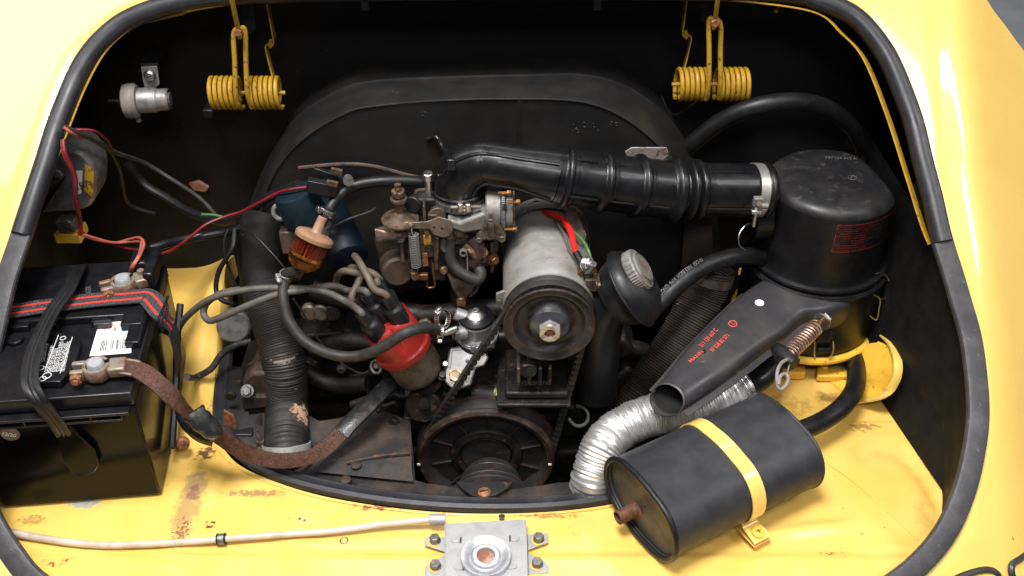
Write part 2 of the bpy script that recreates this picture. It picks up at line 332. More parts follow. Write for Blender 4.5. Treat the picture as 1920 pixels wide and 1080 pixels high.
M['greyprint'] = mat('faded_white_print', (.10, .10, .10), .5, rv=0)
M['redprint'] = mat('red_print', (.75, .09, .055), .5, rv=0, c2=(.55, .06, .04), sc2=400)
M['redprint_dark'] = mat('worn_red_print', (.36, .018, .016), .5, rv=0, c2=(.05, .01, .01), sc2=160, lo=.5, hi=.62)
M['white'] = mat('white_label', (.78, .77, .76), .4)
M['pink'] = mat('pink_label_print', (.78, .60, .58), .4, rv=0); M['teal'] = mat('teal_label_print', (.42, .66, .66), .4, rv=0)
M['ink'] = mat('black_ink', (.02, .02, .02), .5, rv=0)
M['braid'] = mat('tarnished_copper_braid', (.085, .036, .022), .6, .3, c2=(.045, .019, .013), sc2=160, lo=.4, hi=.62, c3=(.17, .08, .05), sc3=600, lo3=.56, hi3=.66, bump=1, bsc=900)
M['web'] = mat('black_webbing', (.012, .012, .014), .6, c2=(.10, .10, .11), sc2=900, lo=.5, hi=.6, bump=1, bsc=900)
M['redweb'] = mat('red_webbing_stripe', (.62, .035, .02), .6, c2=(.35, .02, .015), sc2=900, lo=.5, hi=.6, bump=1, bsc=900)
M['lead'] = mat('oxidised_lead_clamp', (.25, .21, .17), .5, .5, c2=(.20, .085, .045), sc2=70, lo=.47, hi=.6, bump=.5, bsc=350)
M['post'] = mat('pale_lead_post', (.40, .41, .43), .5, .5, c2=(.32, .32, .34), sc2=200, bump=.4, bsc=600)
M['rustbolt'] = mat('rusty_bolt', (.30, .13, .06), .6, .3, c2=(.14, .055, .03), sc2=200, lo=.45, hi=.6, bump=.6, bsc=500)
M['spring_y'] = mat('yellow_painted_spring', (.36, .205, .014), .45, c2=(.28, .145, .011), sc2=80, lo=.45, hi=.7, c3=(.10, .04, .015), sc3=200, lo3=.60, hi3=.66, bump=.15, bsc=250)
M['spring_c'] = mat('coppery_spring_steel', (.62, .42, .33), .35, .9, c2=(.4, .24, .17), sc2=150)
M['cream'] = mat('pale_grey_valve_body', (.22, .19, .175), .42, c2=(.16, .14, .13), sc2=60, c3=(.12, .10, .09), sc3=200, lo3=.68, hi3=.74)
M['wirewhite'] = mat('pale_plastic_cable', (.20, .185, .17), .5, c2=(.12, .11, .10), sc2=120)
M['tubeclear'] = mat('milky_plastic_tube', (.52, .45, .37), .3, c2=(.42, .34, .26), sc2=50)
M['tape'] = mat('black_tape', (.012, .012, .013), .28, c2=(.03, .03, .03), sc2=90, bump=.5, bsc=160)
M['concrete'] = mat('grey_garage_floor', (.46, .47, .51), .4, c2=(.60, .61, .65), sc2=3, bump=.1, bsc=50)
M['hole'] = mat('hollow_shade', (.003, .003, .003), .8, rv=0)  # near-black colour stands in for the shade inside holes
M['amber_cap'] = mat('peach_plastic', (.27, .155, .095), .38, c2=(.22, .12, .065), sc2=60)
M['pleat'] = mat('filter_paper_soaked', (.13, .018, .007), .5, c2=(.09, .012, .005), sc2=60)
M['chip'] = mat('bare_scraped_metal', (.30, .27, .26), .45, .5, c2=(.12, .06, .04), sc2=120, lo=.5, hi=.6, bump=.3)
M['white_dot'] = mat('white_paint_dot', (.8, .8, .78), .5, rv=0)
g_ = mat('amber_clear_plastic', (1, .70, .40), .03, rv=0, trans=1, ior=1.25); M['amber'] = g_
# ============================================================ garage floor and car body
g = G(); g.add([V(-6, -3, -.75), V(6, -3, -.75), V(6, 8, -.75), V(-6, 8, -.75)], [(0, 1, 2, 3)])
solo('garage_floor', g, M['concrete'], '', '', kind='structure')

OUT = [(430, -8), (350, 2), (262, 27), (205, 62), (158, 118), (118, 205), (80, 320), (40, 440), (12, 530), (-18, 650), (-42, 760), (-46, 870), (-24, 955), (20, 1035), (80, 1100), (220, 1165), (450, 1200),
       (960, 1210), (1400, 1200), (1570, 1155), (1690, 1085), (1768, 1005), (1806, 925), (1828, 830), (1833, 750), (1824, 660), (1800, 560), (1768, 455), (1742, 350), (1712, 230), (1680, 140),
       (1650, 85), (1605, 35), (1545, 3), (1480, -12), (1300, -18), (960, -20), (600, -16)]
OUTC = cr([V(x, y, 0) for x, y in OUT], 6, closed=True)
body = thing('car_body', 'bright yellow rear body of the car around its open engine bay', 'car body', (0, 0, 0))
def bodyring(s, off):
    ring = []
    for p in OUTC:
        q = V(960, 560, 0) + (p - V(960, 560, 0)) * s
        ring.append(q)
    return ring
def limit(q):   # right shoulder of the fender ends on this line of the photograph
    # line through (1838,-20) and (1925,112), continuing down to the right
    if q.x > 1700:
        a, b = V(1800, -110, 0), V(1850, 0, 0)
        pts = [V(1700, -300, 0), V(1790, -95, 0), V(1845, -5, 0), V(1925, 105, 0), V(2010, 240, 0), V(2120, 480, 0), V(2300, 1200, 0)]
        for a, b in zip(pts, pts[1:]):
            if a.y <= q.y <= b.y:
                xm = a.x + (b.x - a.x) * (q.y - a.y) / (b.y - a.y)
                if q.x > xm: return V(xm, q.y, 0), True
    return q, False
def body_mesh(off, s0=1.004):
    n = len(OUTC); rings = [[] for _ in range(30)]
    for p in OUTC:
        c = V(960, 560, 0); e = p - c; smax = 1.75
        for k in range(400):
            s = 1 + k * .002
            if limit(c + e * s)[1]: smax = max(1.03, s); break
        last = None
        for k in range(26):
            s = s0 + (smax - s0) * (k / 25) ** 1.25
            q = c + e * s; last = FB(q.x, q.y, off - (.006 * (1 - min(1, k / 2)) if k < 2 else 0)); rings[k].append(last)
        o = V(e.x, 0, 0).normalized() * .012
        for k, (dn, ou) in enumerate([(.012, .4), (.04, .9), (.12, 1.4), (.5, 2)]):
            rings[26 + k].append(last - FN * dn + o * ou + V(0, 0, -dn * .8))
    return G().loft(rings, cap=False)
part('body_panel', body_mesh(0), M['yellow'], body, smooth=60)
part('body_underside', body_mesh(-.009, .985), M['side'], body, smooth=60)

# seal: round section above the joints, flatter and greyer strip below
def sealpts(i0, i1): return [FB(p.x + 1.6 * noise.noise(p * .012), p.y + 1.6 * noise.noise(p * .012 + Z1 * 5), .002 + .0006 * noise.noise(p * .02)) for p in (OUTC + OUTC)[i0 * 6:i1 * 6 + 1]]
def ell(a, b, n=14, e=.8):
    return [(math.copysign(abs(math.cos(2 * PI * k / n)) ** e, math.cos(2 * PI * k / n)) * a, math.copysign(abs(math.sin(2 * PI * k / n)) ** e, math.sin(2 * PI * k / n)) * b) for k in range(n)]
part('opening_seal', G().sweep(sealpts(27, 45), ell(.0115, .0108), up=FN), M['seal'], body, label='thick round black rubber seal along the top of the opening')
part('opening_seal', G().sweep(sealpts(7, 27), ell(.0055, .0118, e=.55), up=FN), M['seal_flat'], body, label='flat greyed rubber strip along the bottom of the opening')
FL = [(47, 468), (85, 350), (130, 232), (160, 160), (196, 98), (245, 55), (300, 33), (430, 9), (600, 0), (960, -4), (1300, -2), (1440, 8), (1535, 26), (1578, 62), (1622, 112), (1664, 215), (1701, 330), (1729, 420), (1744, 458)]
fp = [FB(p.x, p.y, -.006) for p in cr([V(x, y, 0) for x, y in FL], 6)]
part('opening_flange', G().sweep(fp, [(-.006, -.0009), (.006, -.0009), (.006, .0009), (-.006, .0009)], up=lambda i: (FN + X1 * (-.9 if fp[i].x > 0 else .9) * min(1, abs(fp[i].x) / .3) - (Y1 * .8 if abs(fp[i].x) < .38 else V(0, 0, 0)))), M['spring_y'], body)
# inner side lining: drops from the seal to the floor
low = []
for p in OUTC[7 * 6:27 * 6 + 1]:
    c = V(960, 560, 0); q = c + (p - c) * .988; low.append(FB(q.x, q.y, -.004))
low = low
low = [V(low[0].x - .0, 1.21, low[0].z)] + low + [V(low[-1].x - .01, 1.21, low[-1].z)]
lw = lambda p, k: p.x - k * .085 * ss(.2, .48, -p.x)
part('side_lining', G().loft([low, [V(lw(p, .8), p.y, p.z * .75) for p in low], [V(lw(p, 1), p.y, -.01) for p in low]], open_ring=True), M['side'], body)
sp_b = [V(.425, 1.19, .002), V(.462, .936, .002), V(.496, .760, .002), V(.51, .68, .002)]
part('side_panel', G().loft([sp_b, [p + V(.012, 0, h_ * .5) for p, h_ in zip(sp_b, (.25, .15, .07, .03))], [p + V(.02, 0, h_) for p, h_ in zip(sp_b, (.25, .15, .07, .03))]], open_ring=True), M['side'], body)
# bay floor, pressed from one sheet round the engine hole
HOLE = [(452, 495), (432, 600), (412, 700), (400, 790), (420, 842), (470, 884), (600, 929), (780, 957), (950, 963), (1100, 953), (1200, 930), (1300, 880), (1390, 800), (1430, 720), (1440, 640), (1430, 560), (1380, 500), (1200, 478), (900, 470), (600, 474)]
HC = cr([Z(x, y, 0) for x, y in HOLE], 10, closed=True)
def dseg(p, a, b):
    a, b = V(a.x, a.y, 0), V(b.x, b.y, 0); t = max(0, min(1, (p - a).dot(b - a) / (b - a).length_squared)); return (p - a - (b - a) * t).length
sw1 = cr([Z(x, y, 0) for x, y in [(1610, 850), (1640, 838), (1690, 850), (1730, 890), (1765, 950)]], 8)
sw2 = cr([Z(x, y, 0) for x, y in [(1460, 1003), (1530, 992), (1620, 990), (1660, 1020), (1690, 1060)]], 8)
def fh(p):
    q = V(p.x, p.y, 0); z = 0
    z += .005 * (1 - ss(.675, .690, p.y))
    d = min(dseg(q, a, b) for a, b in zip(sw1, sw1[1:])); z -= .0075 * math.exp(-(d / .008) ** 2)
    d = min(dseg(q, a, b) for a, b in zip(sw2, sw2[1:])); z += .006 * math.exp(-(d / .009) ** 2)
    bx = (Z(400, 870, 0), Z(305, 1090, 0)); d = dseg(q, *bx); z += .0022 * (1 - ss(.012, .016, d))
    bx = (Z(1430, 1000, 0), Z(1425, 1100, 0)); d = dseg(q, *bx); z += .002 * (1 - ss(.008, .012, d))
    bx = (Z(560, 960, 0), Z(548, 1060, 0)); d = dseg(q, *bx); z += .0015 * (1 - ss(.012, .015, d))
    z += .055 * math.exp(-((p.x + .405) / .035) ** 2 - ((p.y - 1.08) / .13) ** 2) - .035 * math.exp(-((p.x + .352) / .016) ** 2 - ((p.y - 1.05) / .12) ** 2) + .012 * math.exp(-((p.x + .325) / .012) ** 2 - ((p.y - 1.05) / .15) ** 2)
    z += .0007 * noise.noise(V(p.x * 18, p.y * 18, 1))
    return z
cen = V(0, .93, 0); rings = []
def rectout(p):
    e = (p - cen); k = 1e9
    for lim, comp in ((.66, e.x), (-.66, e.x)):
        if comp * lim > 0: k = min(k, lim / comp)
    if e.y > 0: k = min(k, (1.23 - cen.y) / e.y)
    if e.y < 0: k = min(k, (.57 - cen.y) / e.y)
    return cen + e * k
for k in range(111):
    t = k / 110; ring = []
    for p in HC:
        o = rectout(p); q = p.lerp(o, t ** 1.1); q.z = 0 if k < 1 else fh(q); ring.append(q)
    rings.append(ring)
rings.insert(0, [p + V(0, 0, -.012) for p in HC])
part('bay_floor', G().loft(rings, cap=False), M['floor'], body, smooth=50)
g = G(); pth = cr([Z(x, y, .001) for x, y in [(1530, 855), (1590, 895), (1660, 955), (1722, 1012)]], 10); g.tube(pth, lambda i, t: .0011 + .0003 * noise.noise(V(i * .7, 0, 0)), 8)
part('seam_bead', g, M['floor'], body)
g = G(); pth = cr([Z(x, y, .001) for x, y in [(1590, 790), (1672, 790)]], 10); g.tube(pth, .0008, 8)
part('seam_bead', g, M['floor'], body)
hb = [p + V(0, 0, .0012) for p in cr([cen + (p - cen) * 1.018 for p in HC[20:110]], 1)]
part('seam_bead', G().tube(hb, .0010, 6), M['floor'], body, label='thin raised bead following the edge of the engine hole')
for x, y in [(645, 1014), (1148, 1005)][:1]:
    g = G(); p = Z(x, y, 0); g.torus(p + V(0, 0, fh(p)), Z1, .0042, .0009, 20, 6); part('hole_grommet', g, M['boltgrey'], body)
# firewall
g = G(); FWY = 1.20
n = 40; vs = []; fs = []
for j in range(21):
    for i in range(n + 1):
        x = -.78 + 1.34 * i / n; z = -.5 + 1.12 * j / 20
        vs.append(V(x, FWY + .006 * noise.noise(V(x * 3, z * 4, 4)) - .004 * ss(.50, .66, abs(x)) + .02 * max(0, z - .1), z))
for j in range(20):
    for i in range(n): fs.append((j * (n + 1) + i, j * (n + 1) + i + 1, (j + 1) * (n + 1) + i + 1, (j + 1) * (n + 1) + i))
part('firewall', g.add(vs, fs), M['board'], body, smooth=60)
for x, y in [(685, 6), (1120, 6)]:
    part('board_clip', G().box(Y(x, y, 1.185), .011, .012, .016), M['seal_flat'], body, bevel=.002)
part('firewall_fastener', G().ball(Y(300, 1, 1.19) if 0 else Y(903, 37, 1.195), .003, 10), M['grime'], body)
# tail lamp gaskets at the bottom right corner of the panel
tl = thing('tail_lamp', 'yellow lamp housing in black gasket, bottom right corner, nearer the bay', 'tail lamp', FB(1850, 1120))
def loop(pts, r, off=.004): return G().tube(cr([FB(x, y, off) for x, y in pts], 8, closed=True), r, 8, closed=True)
P1 = [(1740, 1118), (1790, 1086), (1840, 1069), (1866, 1073), (1872, 1092), (1850, 1150), (1790, 1190), (1735, 1160)]
part('gasket', loop(P1, .0035), M['seal'], tl)
part('housing', G().prism([FB(x, y, .0005) for x, y in P1], FN, .004), M['yellow'], tl, bevel=.001)
tl = thing('tail_lamp', 'yellow lamp housing in black gasket cut off by the right photo edge', 'tail lamp', FB(1950, 1080))
P2 = [(1897, 1062), (1915, 1047), (1960, 1020), (2000, 1030), (2010, 1090), (1980, 1150), (1930, 1130), (1903, 1090)]
part('gasket', loop(P2, .0035), M['seal'], tl)
part('housing', G().prism([FB(x, y, .0005) for x, y in P2], FN, .004), M['yellow'], tl, bevel=.001)

# ============================================================ lid hinges with torsion springs
def hinge(label, mirror, c0):
    sgn = -1 if mirror else 1
    base = Y(c0[0], c0[1], 1.13)
    def H(dx, dy, yy=1.13): p = Y(460 + dx, 174 + dy, yy); q = p - Y(460, 174, 1.13); return base + V(sgn * q.x, q.y, q.z)
    t = thing('torsion_spring_hinge', label, 'hinge', base, 'yellow torsion spring hinges under the lid edge')
    yy = 1.13; r = .0185; wr = .00275
    for a, b, leg in ((-66, -8, -24), (9, 66, 9)):
        p0 = H(a, 0); L = (H(b, 0) - p0).length
        g = G(); g.coil(p0, X1 * sgn, r, wr, L, 6.0, up=-Z1)
        part('coil_spring', g, M['spring_y'], t)
    part('spring_leg', G().tube(cr([H(-14, 26, 1.115), H(-18, 0, 1.11), H(-20, -60, 1.115), H(-22, -108, 1.12), H(-15, -120, 1.12), H(-11, -112, 1.12)], 6), .0030, 10), M['spring_y'], t)
    part('spring_leg', G().tube(cr([H(12, 28, 1.115), H(4, 0, 1.11), H(1, -60, 1.115), H(0, -112, 1.12), H(-5, -122, 1.12), H(-9, -112, 1.12)], 6), .0030, 10), M['spring_y'], t)
    g = G(); g.sweep(cr([H(-28, -190, 1.09), H(-20, -150, 1.10), H(-12, -115, 1.115), H(-9, -104, 1.118)], 6), [(-.002, -.004), (.002, -.004), (.002, .004), (-.002, .004)], up=X1)
    part('hinge_arm', g, M['spring_y'], t, bevel=.0008)
    g = G(); g.sweep(cr([H(42, -170, 1.16), H(50, -125, 1.16), H(54, -95, 1.16), H(40, -90, 1.16), H(44, -65, 1.155), H(56, -20, 1.145)], 6), [(-.0008, -.006), (.0008, -.006), (.0008, .006), (-.0008, .006)], up=X1)
    part('hinge_bracket', g, M['spring_y'], t)
    g = G(); g.add([H(-10, -175, 1.16), H(12, -175, 1.16), H(16, -125, 1.15), H(-6, -105, 1.15)], [(0, 1, 2, 3)]); g2 = G().prism([H(-8, -175, 1.17), H(14, -175, 1.17), H(20, -120, 1.165), H(-2, -104, 1.16)], Y1, .002)
    part('hinge_plate', g2, M['blackpaint'], t)
    g = G(); g.cyl(H(-70, 0), X1 * sgn, .0025, (H(74, -6) - H(-70, 0)).length, 10); part('hinge_pin', g, M['spring_y'], t)
    g = G(); g.hexbolt(H(-13, -114, 1.108), -Y1, .005, .004); part('pivot_bolt', g, M['rustbolt'], t)
hinge('yellow twin coil hinge on the left, above the small grey vacuum valve side', False, (460, 174))
hinge('yellow twin coil hinge on the right, above the air cleaner side', True, (1335, 158))
bpy.data.objects['torsion_spring_hinge']['label'] = 'left of the two yellow twin coil hinges, nearest the grey valve'
bpy.data.objects['torsion_spring_hinge.001']['label'] = 'right of the two yellow twin coil hinges, nearest the air cleaner'
g = G(); g.tube(cr([FB(1468, -8, -.01), FB(1463, 5, -.015), FB(1456, 18, -.02)], 6), .0012, 8); g.ball(FB(1455, 20, -.02), .003, 10)
solo('hose_hook', g, M['rustbolt'], 'short rusty hooked pin hanging from the top yellow flange, right', 'hook')
g = G(); g.box(Y(393, 207, 1.16), .014, .02, .011)
o = solo('rubber_stop', g, M['rubber'], 'small dark rubber stop under the left hinge coils', 'bump stop', bevel=.002)

# ============================================================ grey vacuum valve on the firewall
t = thing('vacuum_valve', 'small pale grey valve screwed to the black firewall, upper left', 'valve', Y(270, 185, 1.16))
A = Y(232, 190, 1.12); B = Y(320, 186, 1.125); ax = (B - A).normalized(); Lv = (B - A).length
part('cap', G().lathe([(.0, 0), (.017, .0), (.0205, .002), (.0215, .006), (.0215, .014), (.019, .0175), (.014, .018)], A, ax, 36), M['cream'], t)
part('body', G().lathe([(.014, .018), (.0155, .019), (.0155, .038), (.0145, .040), (.0145, .041), (.0135, .042), (.0135, .053), (.012, .055)], A, ax, 32), M['silver'], t)
g = G(); g.cyl(A + ax * .052, ax, .009, Lv - .052, 8, ch=.001); part('plug', g, M['boltgrey'], t)
g = G(); g.tube([A + ax * -.018 + Z1 * .002, A + ax * .002], .0025, 10); part('nipple', g, M['rubber'], t)
g = G(); g.tube([A + ax * .012 - Z1 * .018, A + ax * .012 - Z1 * .028], .0035, 10); part('nipple', g, M['cream'], t)
g = G(); bc = [Y(264, 126, 1.13), Y(294, 124, 1.13), Y(299, 158, 1.13), Y(292, 164, 1.13), Y(271, 164, 1.13), Y(268, 152, 1.13)]
g.prism(bc, Y1, .002); part('bracket', g, M['cream'], t, bevel=.0005)
g = G(); g.prism([Y(262, 118, 1.135), Y(297, 118, 1.135), Y(295, 126, 1.13), Y(266, 128, 1.13)], Y1, .05); part('bracket_foot', g, M['blackpaint'], t)
g = G(); p = Y(281, 141, 1.128); g.lathe([(.0075, 0), (.0072, .002), (.005, .0045), (0, .0052)], p, -Y1, 20); sc_ = part('screw', g, M['steel'], t)
g = G(); g.box(p - Y1 * .0052, .006, .0006, .0012, (V(.9, 0, .4).normalized(), Y1, V(-.4, 0, .9).normalized())); part('slot', g, M['ink'], sc_)

# ============================================================ voltage regulator at the far left
RY = 1.06
t = thing('voltage_regulator', 'silver voltage regulator box with torn yellow label behind the left seal', 'regulator', Y(130, 400, RY))
def Q(x, y, yy=RY): return Y(x, y, yy)
outl = cr([Q(x, y) for x, y in [(60, 290), (110, 274), (150, 282), (172, 306), (180, 340), (176, 375), (160, 392), (110, 398), (50, 396), (40, 340)]], 6, closed=True)
c0 = sum(outl, V(0, 0, 0)) / len(outl)
g = G(); g.loft([[p + Y1 * .045 for p in outl], [p + Y1 * .006 for p in outl], [c0 + (p - c0) * .97 + Y1 * .001 for p in outl], [c0 + (p - c0) * .9 - Y1 * .002 for p in outl], [c0 + (p - c0) * .3 - Y1 * .003 for p in outl]])
cov = part('cover', g, M['silver'], t)
text('BOSCH', .016, Q(88, 356, RY - .004) , X1, Z1, M['boltgrey'], cov, align='LEFT')
g = G(); g.prism([Q(160, 308, RY - .0035), Q(176, 316, RY - .0035), Q(175, 366, RY - .0035), Q(171, 367, RY - .0035), Q(158, 358, RY - .0035)], -Y1, .0006)
part('label', g, mat('torn_yellow_label', (.62, .36, .03), .5, c2=(.25, .1, .02), sc2=120, lo=.5, hi=.6), cov)
g = G(); g.prism([Q(143, 320, RY - .0035), Q(155, 320, RY - .0035), Q(153, 362, RY - .0035), Q(143, 366, RY - .0035)], -Y1, .0005); part('label', g, M['white'], cov)
text('VOLT', .006, Q(150, 340, RY - .0045), -Z1, X1, M['ink'], cov)
g = G(); g.cyl(Q(108, 325, RY - .002), -Y1, .006, .003, 16, ch=.001); part('rivet', g, M['cream'], t)
g = G(); g.box(Q(134, 276, 1.08), .026, .03, .020); part('bracket', g, M['yellow_old'], t, bevel=.001)
g = G(); g.box(Q(134, 436, 1.08), .032, .03, .014); part('bracket', g, M['yellow_old'], t, bevel=.001)
g = G(); g.box(Q(128, 418, 1.07), .022, .02, .016); g.cyl(Q(128, 418, 1.06), -Y1, .006, .004, 12); part('terminal_block', g, M['boltgrey'], t, bevel=.001)
# ============================================================ battery (yawed a little), its strap, clamps and cables
BR = V(-.396, .762, 0); ya = R(6); BX = V(math.cos(ya), math.sin(ya), 0); BY = V(-math.sin(ya), math.cos(ya), 0)
def bl(x, y, z): return BR + BX * x + BY * y + Z1 * z
BB = (BX, BY, Z1)
bat = thing('battery', 'glossy black car battery with white warning print, left of the engine', 'battery', bl(-.086, .11, 0))
Hh = .167
def brick(g, x0, x1, y0, y1, z0, z1, tap=0):
    g.add([bl(x0 + tap, y0 + tap, z0), bl(x1 - tap, y0 + tap, z0), bl(x1 - tap, y1 - tap, z0), bl(x0 + tap, y1 - tap, z0), bl(x0, y0, z1), bl(x1, y0, z1), bl(x1, y1, z1), bl(x0, y1, z1)],
          [(0, 1, 2, 3), (4, 5, 6, 7), (0, 1, 5, 4), (1, 2, 6, 5), (2, 3, 7, 6), (3, 0, 4, 7)]); return g
part('case', brick(G(), -.180, 0, 0, .222, .004, .150, .003), M['batt'], bat, bevel=.0025)
part('lid', brick(G(), -.181, .001, -.001, .223, .150, Hh), M['battlid'], bat, bevel=.002)
# carrying ledge along the front with its open pockets
lz = .145
g = brick(G(), -.181, -.004, -.011, 0, lz, lz + .0035); part('carry_ledge', g, M['battlid'], bat, bevel=.001)
g = brick(G(), -.181, -.012, -.010, 0, lz - .0085, lz - .006); part('carry_ledge', g, M['battlid'], bat, bevel=.001)
for x in (-.180, -.142, -.112, -.080, -.045, -.0135):
    g = brick(G(), x, x + .0018, -.010, 0, lz - .007, lz + .001); part('ledge_web', g, M['battlid'], bat)
# raised rear part of the lid with its stepped front edge
g = brick(G(), -.178, -.004, .118, .222, Hh - .001, Hh + .010); part('raised_lid', g, M['battlid'], bat, bevel=.002)
g = brick(G(), -.018, -.002, .070, .120, Hh - .001, Hh + .009); part('raised_lid', g, M['battlid'], bat, bevel=.0015)
g = brick(G(), -.028, -.004, .100, .128, Hh - .001, Hh + .0105); part('raised_lid', g, M['battlid'], bat, bevel=.0015)
for x in (-.148, -.118, -.062):
    part('lid_step', brick(G(), x, x + .018, .111, .119, Hh - .001, Hh + .008), M['battlid'], bat, bevel=.001)
g = brick(G(), -.012, .0005, .165, .222, Hh + .008, Hh + .030); part('terminal_shield', g, M['battlid'], bat, bevel=.003)
g = brick(G(), -.030, -.010, .185, .222, Hh + .008, Hh + .032); part('terminal_shield', g, M['battlid'], bat, bevel=.003)
g = brick(G(), -.0585, -.040, .106, .114, Hh - .001, Hh + .0085); part('lid_step', g, M['snorkel'], bat, bevel=.001)
# caps: octagonal plates with print
def onlid(x, y, z): return Z(x, y, z)
def cap(pts, z, name='warning_plate'):
    o = [onlid(x, y, z) for x, y in pts]; return part(name, G().prism([p - Z1 * .009 for p in o], Z1, .009), M['battlid'], bat, bevel=.0015)
cz = Hh + .010
cp = cap([(60, 640), (92, 622), (140, 624), (150, 640), (138, 686), (112, 716), (75, 716), (55, 700)], cz)
def line(pts, w, z, par, m):
    pts = [onlid(x, y, z) for x, y in pts]
    g = G(); g.sweep(pts, [(0, -w), (.0003, -w), (.0003, w), (0, w)], up=Z1); return part('print_line', g, m, par)
random.seed(3)
words = ['NO SPARKS FLAMES SMOKING', 'SULFURIC ACID CAN CAUSE', 'BLINDNESS OR SEVERE BURNS', 'SHIELD EYES EXPLOSIVE', 'GASES CAN CAUSE INJURY', 'FLUSH EYES WITH WATER', 'GET MEDICAL HELP FAST', 'KEEP OUT OF REACH', 'OF CHILDREN DO NOT TIP']
ux = (Z(118, 640, cz) - Z(104, 700, cz)).normalized(); uy = (Z(70, 640, cz) - Z(100, 640, cz)).normalized(); uy = (uy - ux * uy.dot(ux)).normalized()
if ux.cross(uy).z < 0: uy = -uy
for k in range(9):
    a = V(141, 636, 0).lerp(V(80, 640, 0), k / 8); st = Z(a.x - 20, a.y + 60 - (20 if k > 4 else 0), cz + .0002)
    text(words[k], .0060, st, ux, uy, M['whiteprint'], cp, squeeze=.60 if k < 5 else .42)
line([(136, 632), (113, 700)], .00035, cz, cp, M['whiteprint']); line([(110, 628), (86, 690)], .00035, cz, cp, M['whiteprint'])
for (x, y, r) in [(118, 634, .003), (88, 704, .0045), (76, 690, .0035), (80, 710, .0035)]:
    g = G(); g.torus(Z(x, y, cz + .0002), Z1, r, .00045, 10, 4); part('print_symbol', g, M['whiteprint'], cp)
# second block of print on the rear half
z2 = Hh + .0102
ux2 = (Z(150, 545, z2) - Z(150, 575, z2)).normalized(); ux2.z = 0; uy2 = V(-ux2.y, ux2.x, 0)
for k, wd in enumerate(['DANGER', 'POISON', 'CAUSES', 'SEVERE', 'BURNS', 'ACID']):
    text(wd, .0085 if k == 0 else .0050, Z(171 - (0 if k == 0 else 12 + k * 7.5), 562 - (0 if k < 3 else 4) + k * .6, z2 + .0002), ux2, uy2, M['greyprint'], bat, squeeze=.8)
# bar code label
lb = [onlid(x, y, Hh + .0004) for x, y in [(186, 606), (247, 600), (246, 662), (168, 668)]]
lab = part('label', G().prism(lb, Z1, .0003), M['white'], bat)
def lp(u, v, z=.0009): return (lb[3].lerp(lb[2], u)).lerp(lb[0].lerp(lb[1], u), v) + Z1 * z
def patch(u0, u1, v0, v1, m, nm, z=.0007): part(nm, G().add([lp(u0, v0, z), lp(u1, v0, z), lp(u1, v1, z), lp(u0, v1, z)], [(0, 1, 2, 3)]), m, lab)
patch(.02, .66, .55, .98, M['pink'], 'print_block'); patch(.67, .98, .55, .98, M['teal'], 'print_block')
random.seed(5); u = .22
while u < .9:
    wd = random.choice([.008, .012, .02]); patch(u, u + wd, .12, .42, M['ink'], 'bar_line', .0010); u += wd + random.choice([.012, .02, .028])
text('BATT', .0045, lp(.2, .88, .0011), lp(0, .5, 0) - lp(0, .9, 0), lp(1, .5, 0) - lp(0, .5, 0), M['boltgrey'], lab)
text('CORE', .0045, lp(.5, .88, .0011), lp(0, .5, 0) - lp(0, .9, 0), lp(1, .5, 0) - lp(0, .5, 0), M['boltgrey'], lab)
# date sticker on the front face
pf = PL(19, 813, BR - BY * .0005, BY)
g = G(); g.cyl(pf, -BY, .0098, .0006, 28); st = part('date_sticker', g, M['boltgrey'], bat)
tx = (BX - Z1 * .38).normalized(); ty = (Z1 + BX * .38).normalized()
text('12/20', .0072, pf - BY * .0012 - tx * .0082 - ty * .0025, tx, ty, M['white'], st, squeeze=.9, bold=.0001)
# vent plugs
for (x, y) in [(70, 595), (66, 750)][:1]:
    g = G(); g.cyl(Z(30, 640, Hh), Z1, .009, .005, 18, ch=.001); part('vent_plug', g, M['battlid'], bat)

def clampset(px, py, z, label, dirv, sub):
    c = Z(px, py, z); t = thing('battery_clamp', label, 'cable clamp', V(c.x, c.y, z - .02))
    u = Vector(dirv).normalized(); v = Z1.cross(u)
    part('terminal_post', G().lathe([(.0, .0), (.0075, .0), (.0088, -.0018), (.0098, -.022)], c, Z1, 24), M['post'], t)
    g = G(); g.lathe([(.0102, -.004), (.0135, -.004), (.0145, -.006), (.0148, -.015), (.0138, -.018), (.0102, -.018)], c, Z1, 26, up=u, arc=(R(200) - PI + R(14), R(200) + PI - R(14)))
    part('clamp_ring', g, M['lead'], t)
    for s in (-1, 1):
        g = G(); g.box(c - u * .0185 + v * (s * .0068) - Z1 * .011, .014, .0062, .013, (u, v, Z1)); part('clamp_ear', g, M['lead'], t, bevel=.0015)
    g = G(); g.hexbolt(c - u * .019 - v * .0105 - Z1 * .011, -v, .0062, .006); g.cyl(c - u * .019 - v * .016 - Z1 * .011, -v, .003, .003, 12)
    part('clamp_bolt', g, M['rustbolt'], t)
    g = G(); g.box(c + u * .021 - Z1 * .011, .018, .020, .0125, (u, v, Z1)); part('cable_lug', g, M['lead'], t, bevel=.002)
    return c, u
c1, u1 = clampset(177, 678, .190, 'rusty lead clamp on the front battery post, holding the brown braid', BX * .97 + BY * .05, 1)
c2_, u2_ = clampset(228, 519, .195, 'tan corroded lead clamp on the rear battery post behind the webbing', BX * .95 + BY * .35, 0)
part('stud', G().cyl(c2_ + u2_ * .020 + BY * .004 - Z1 * .006, Z1, .004, .006, 10), M['lead'], bpy.data.objects['battery_clamp.001'])

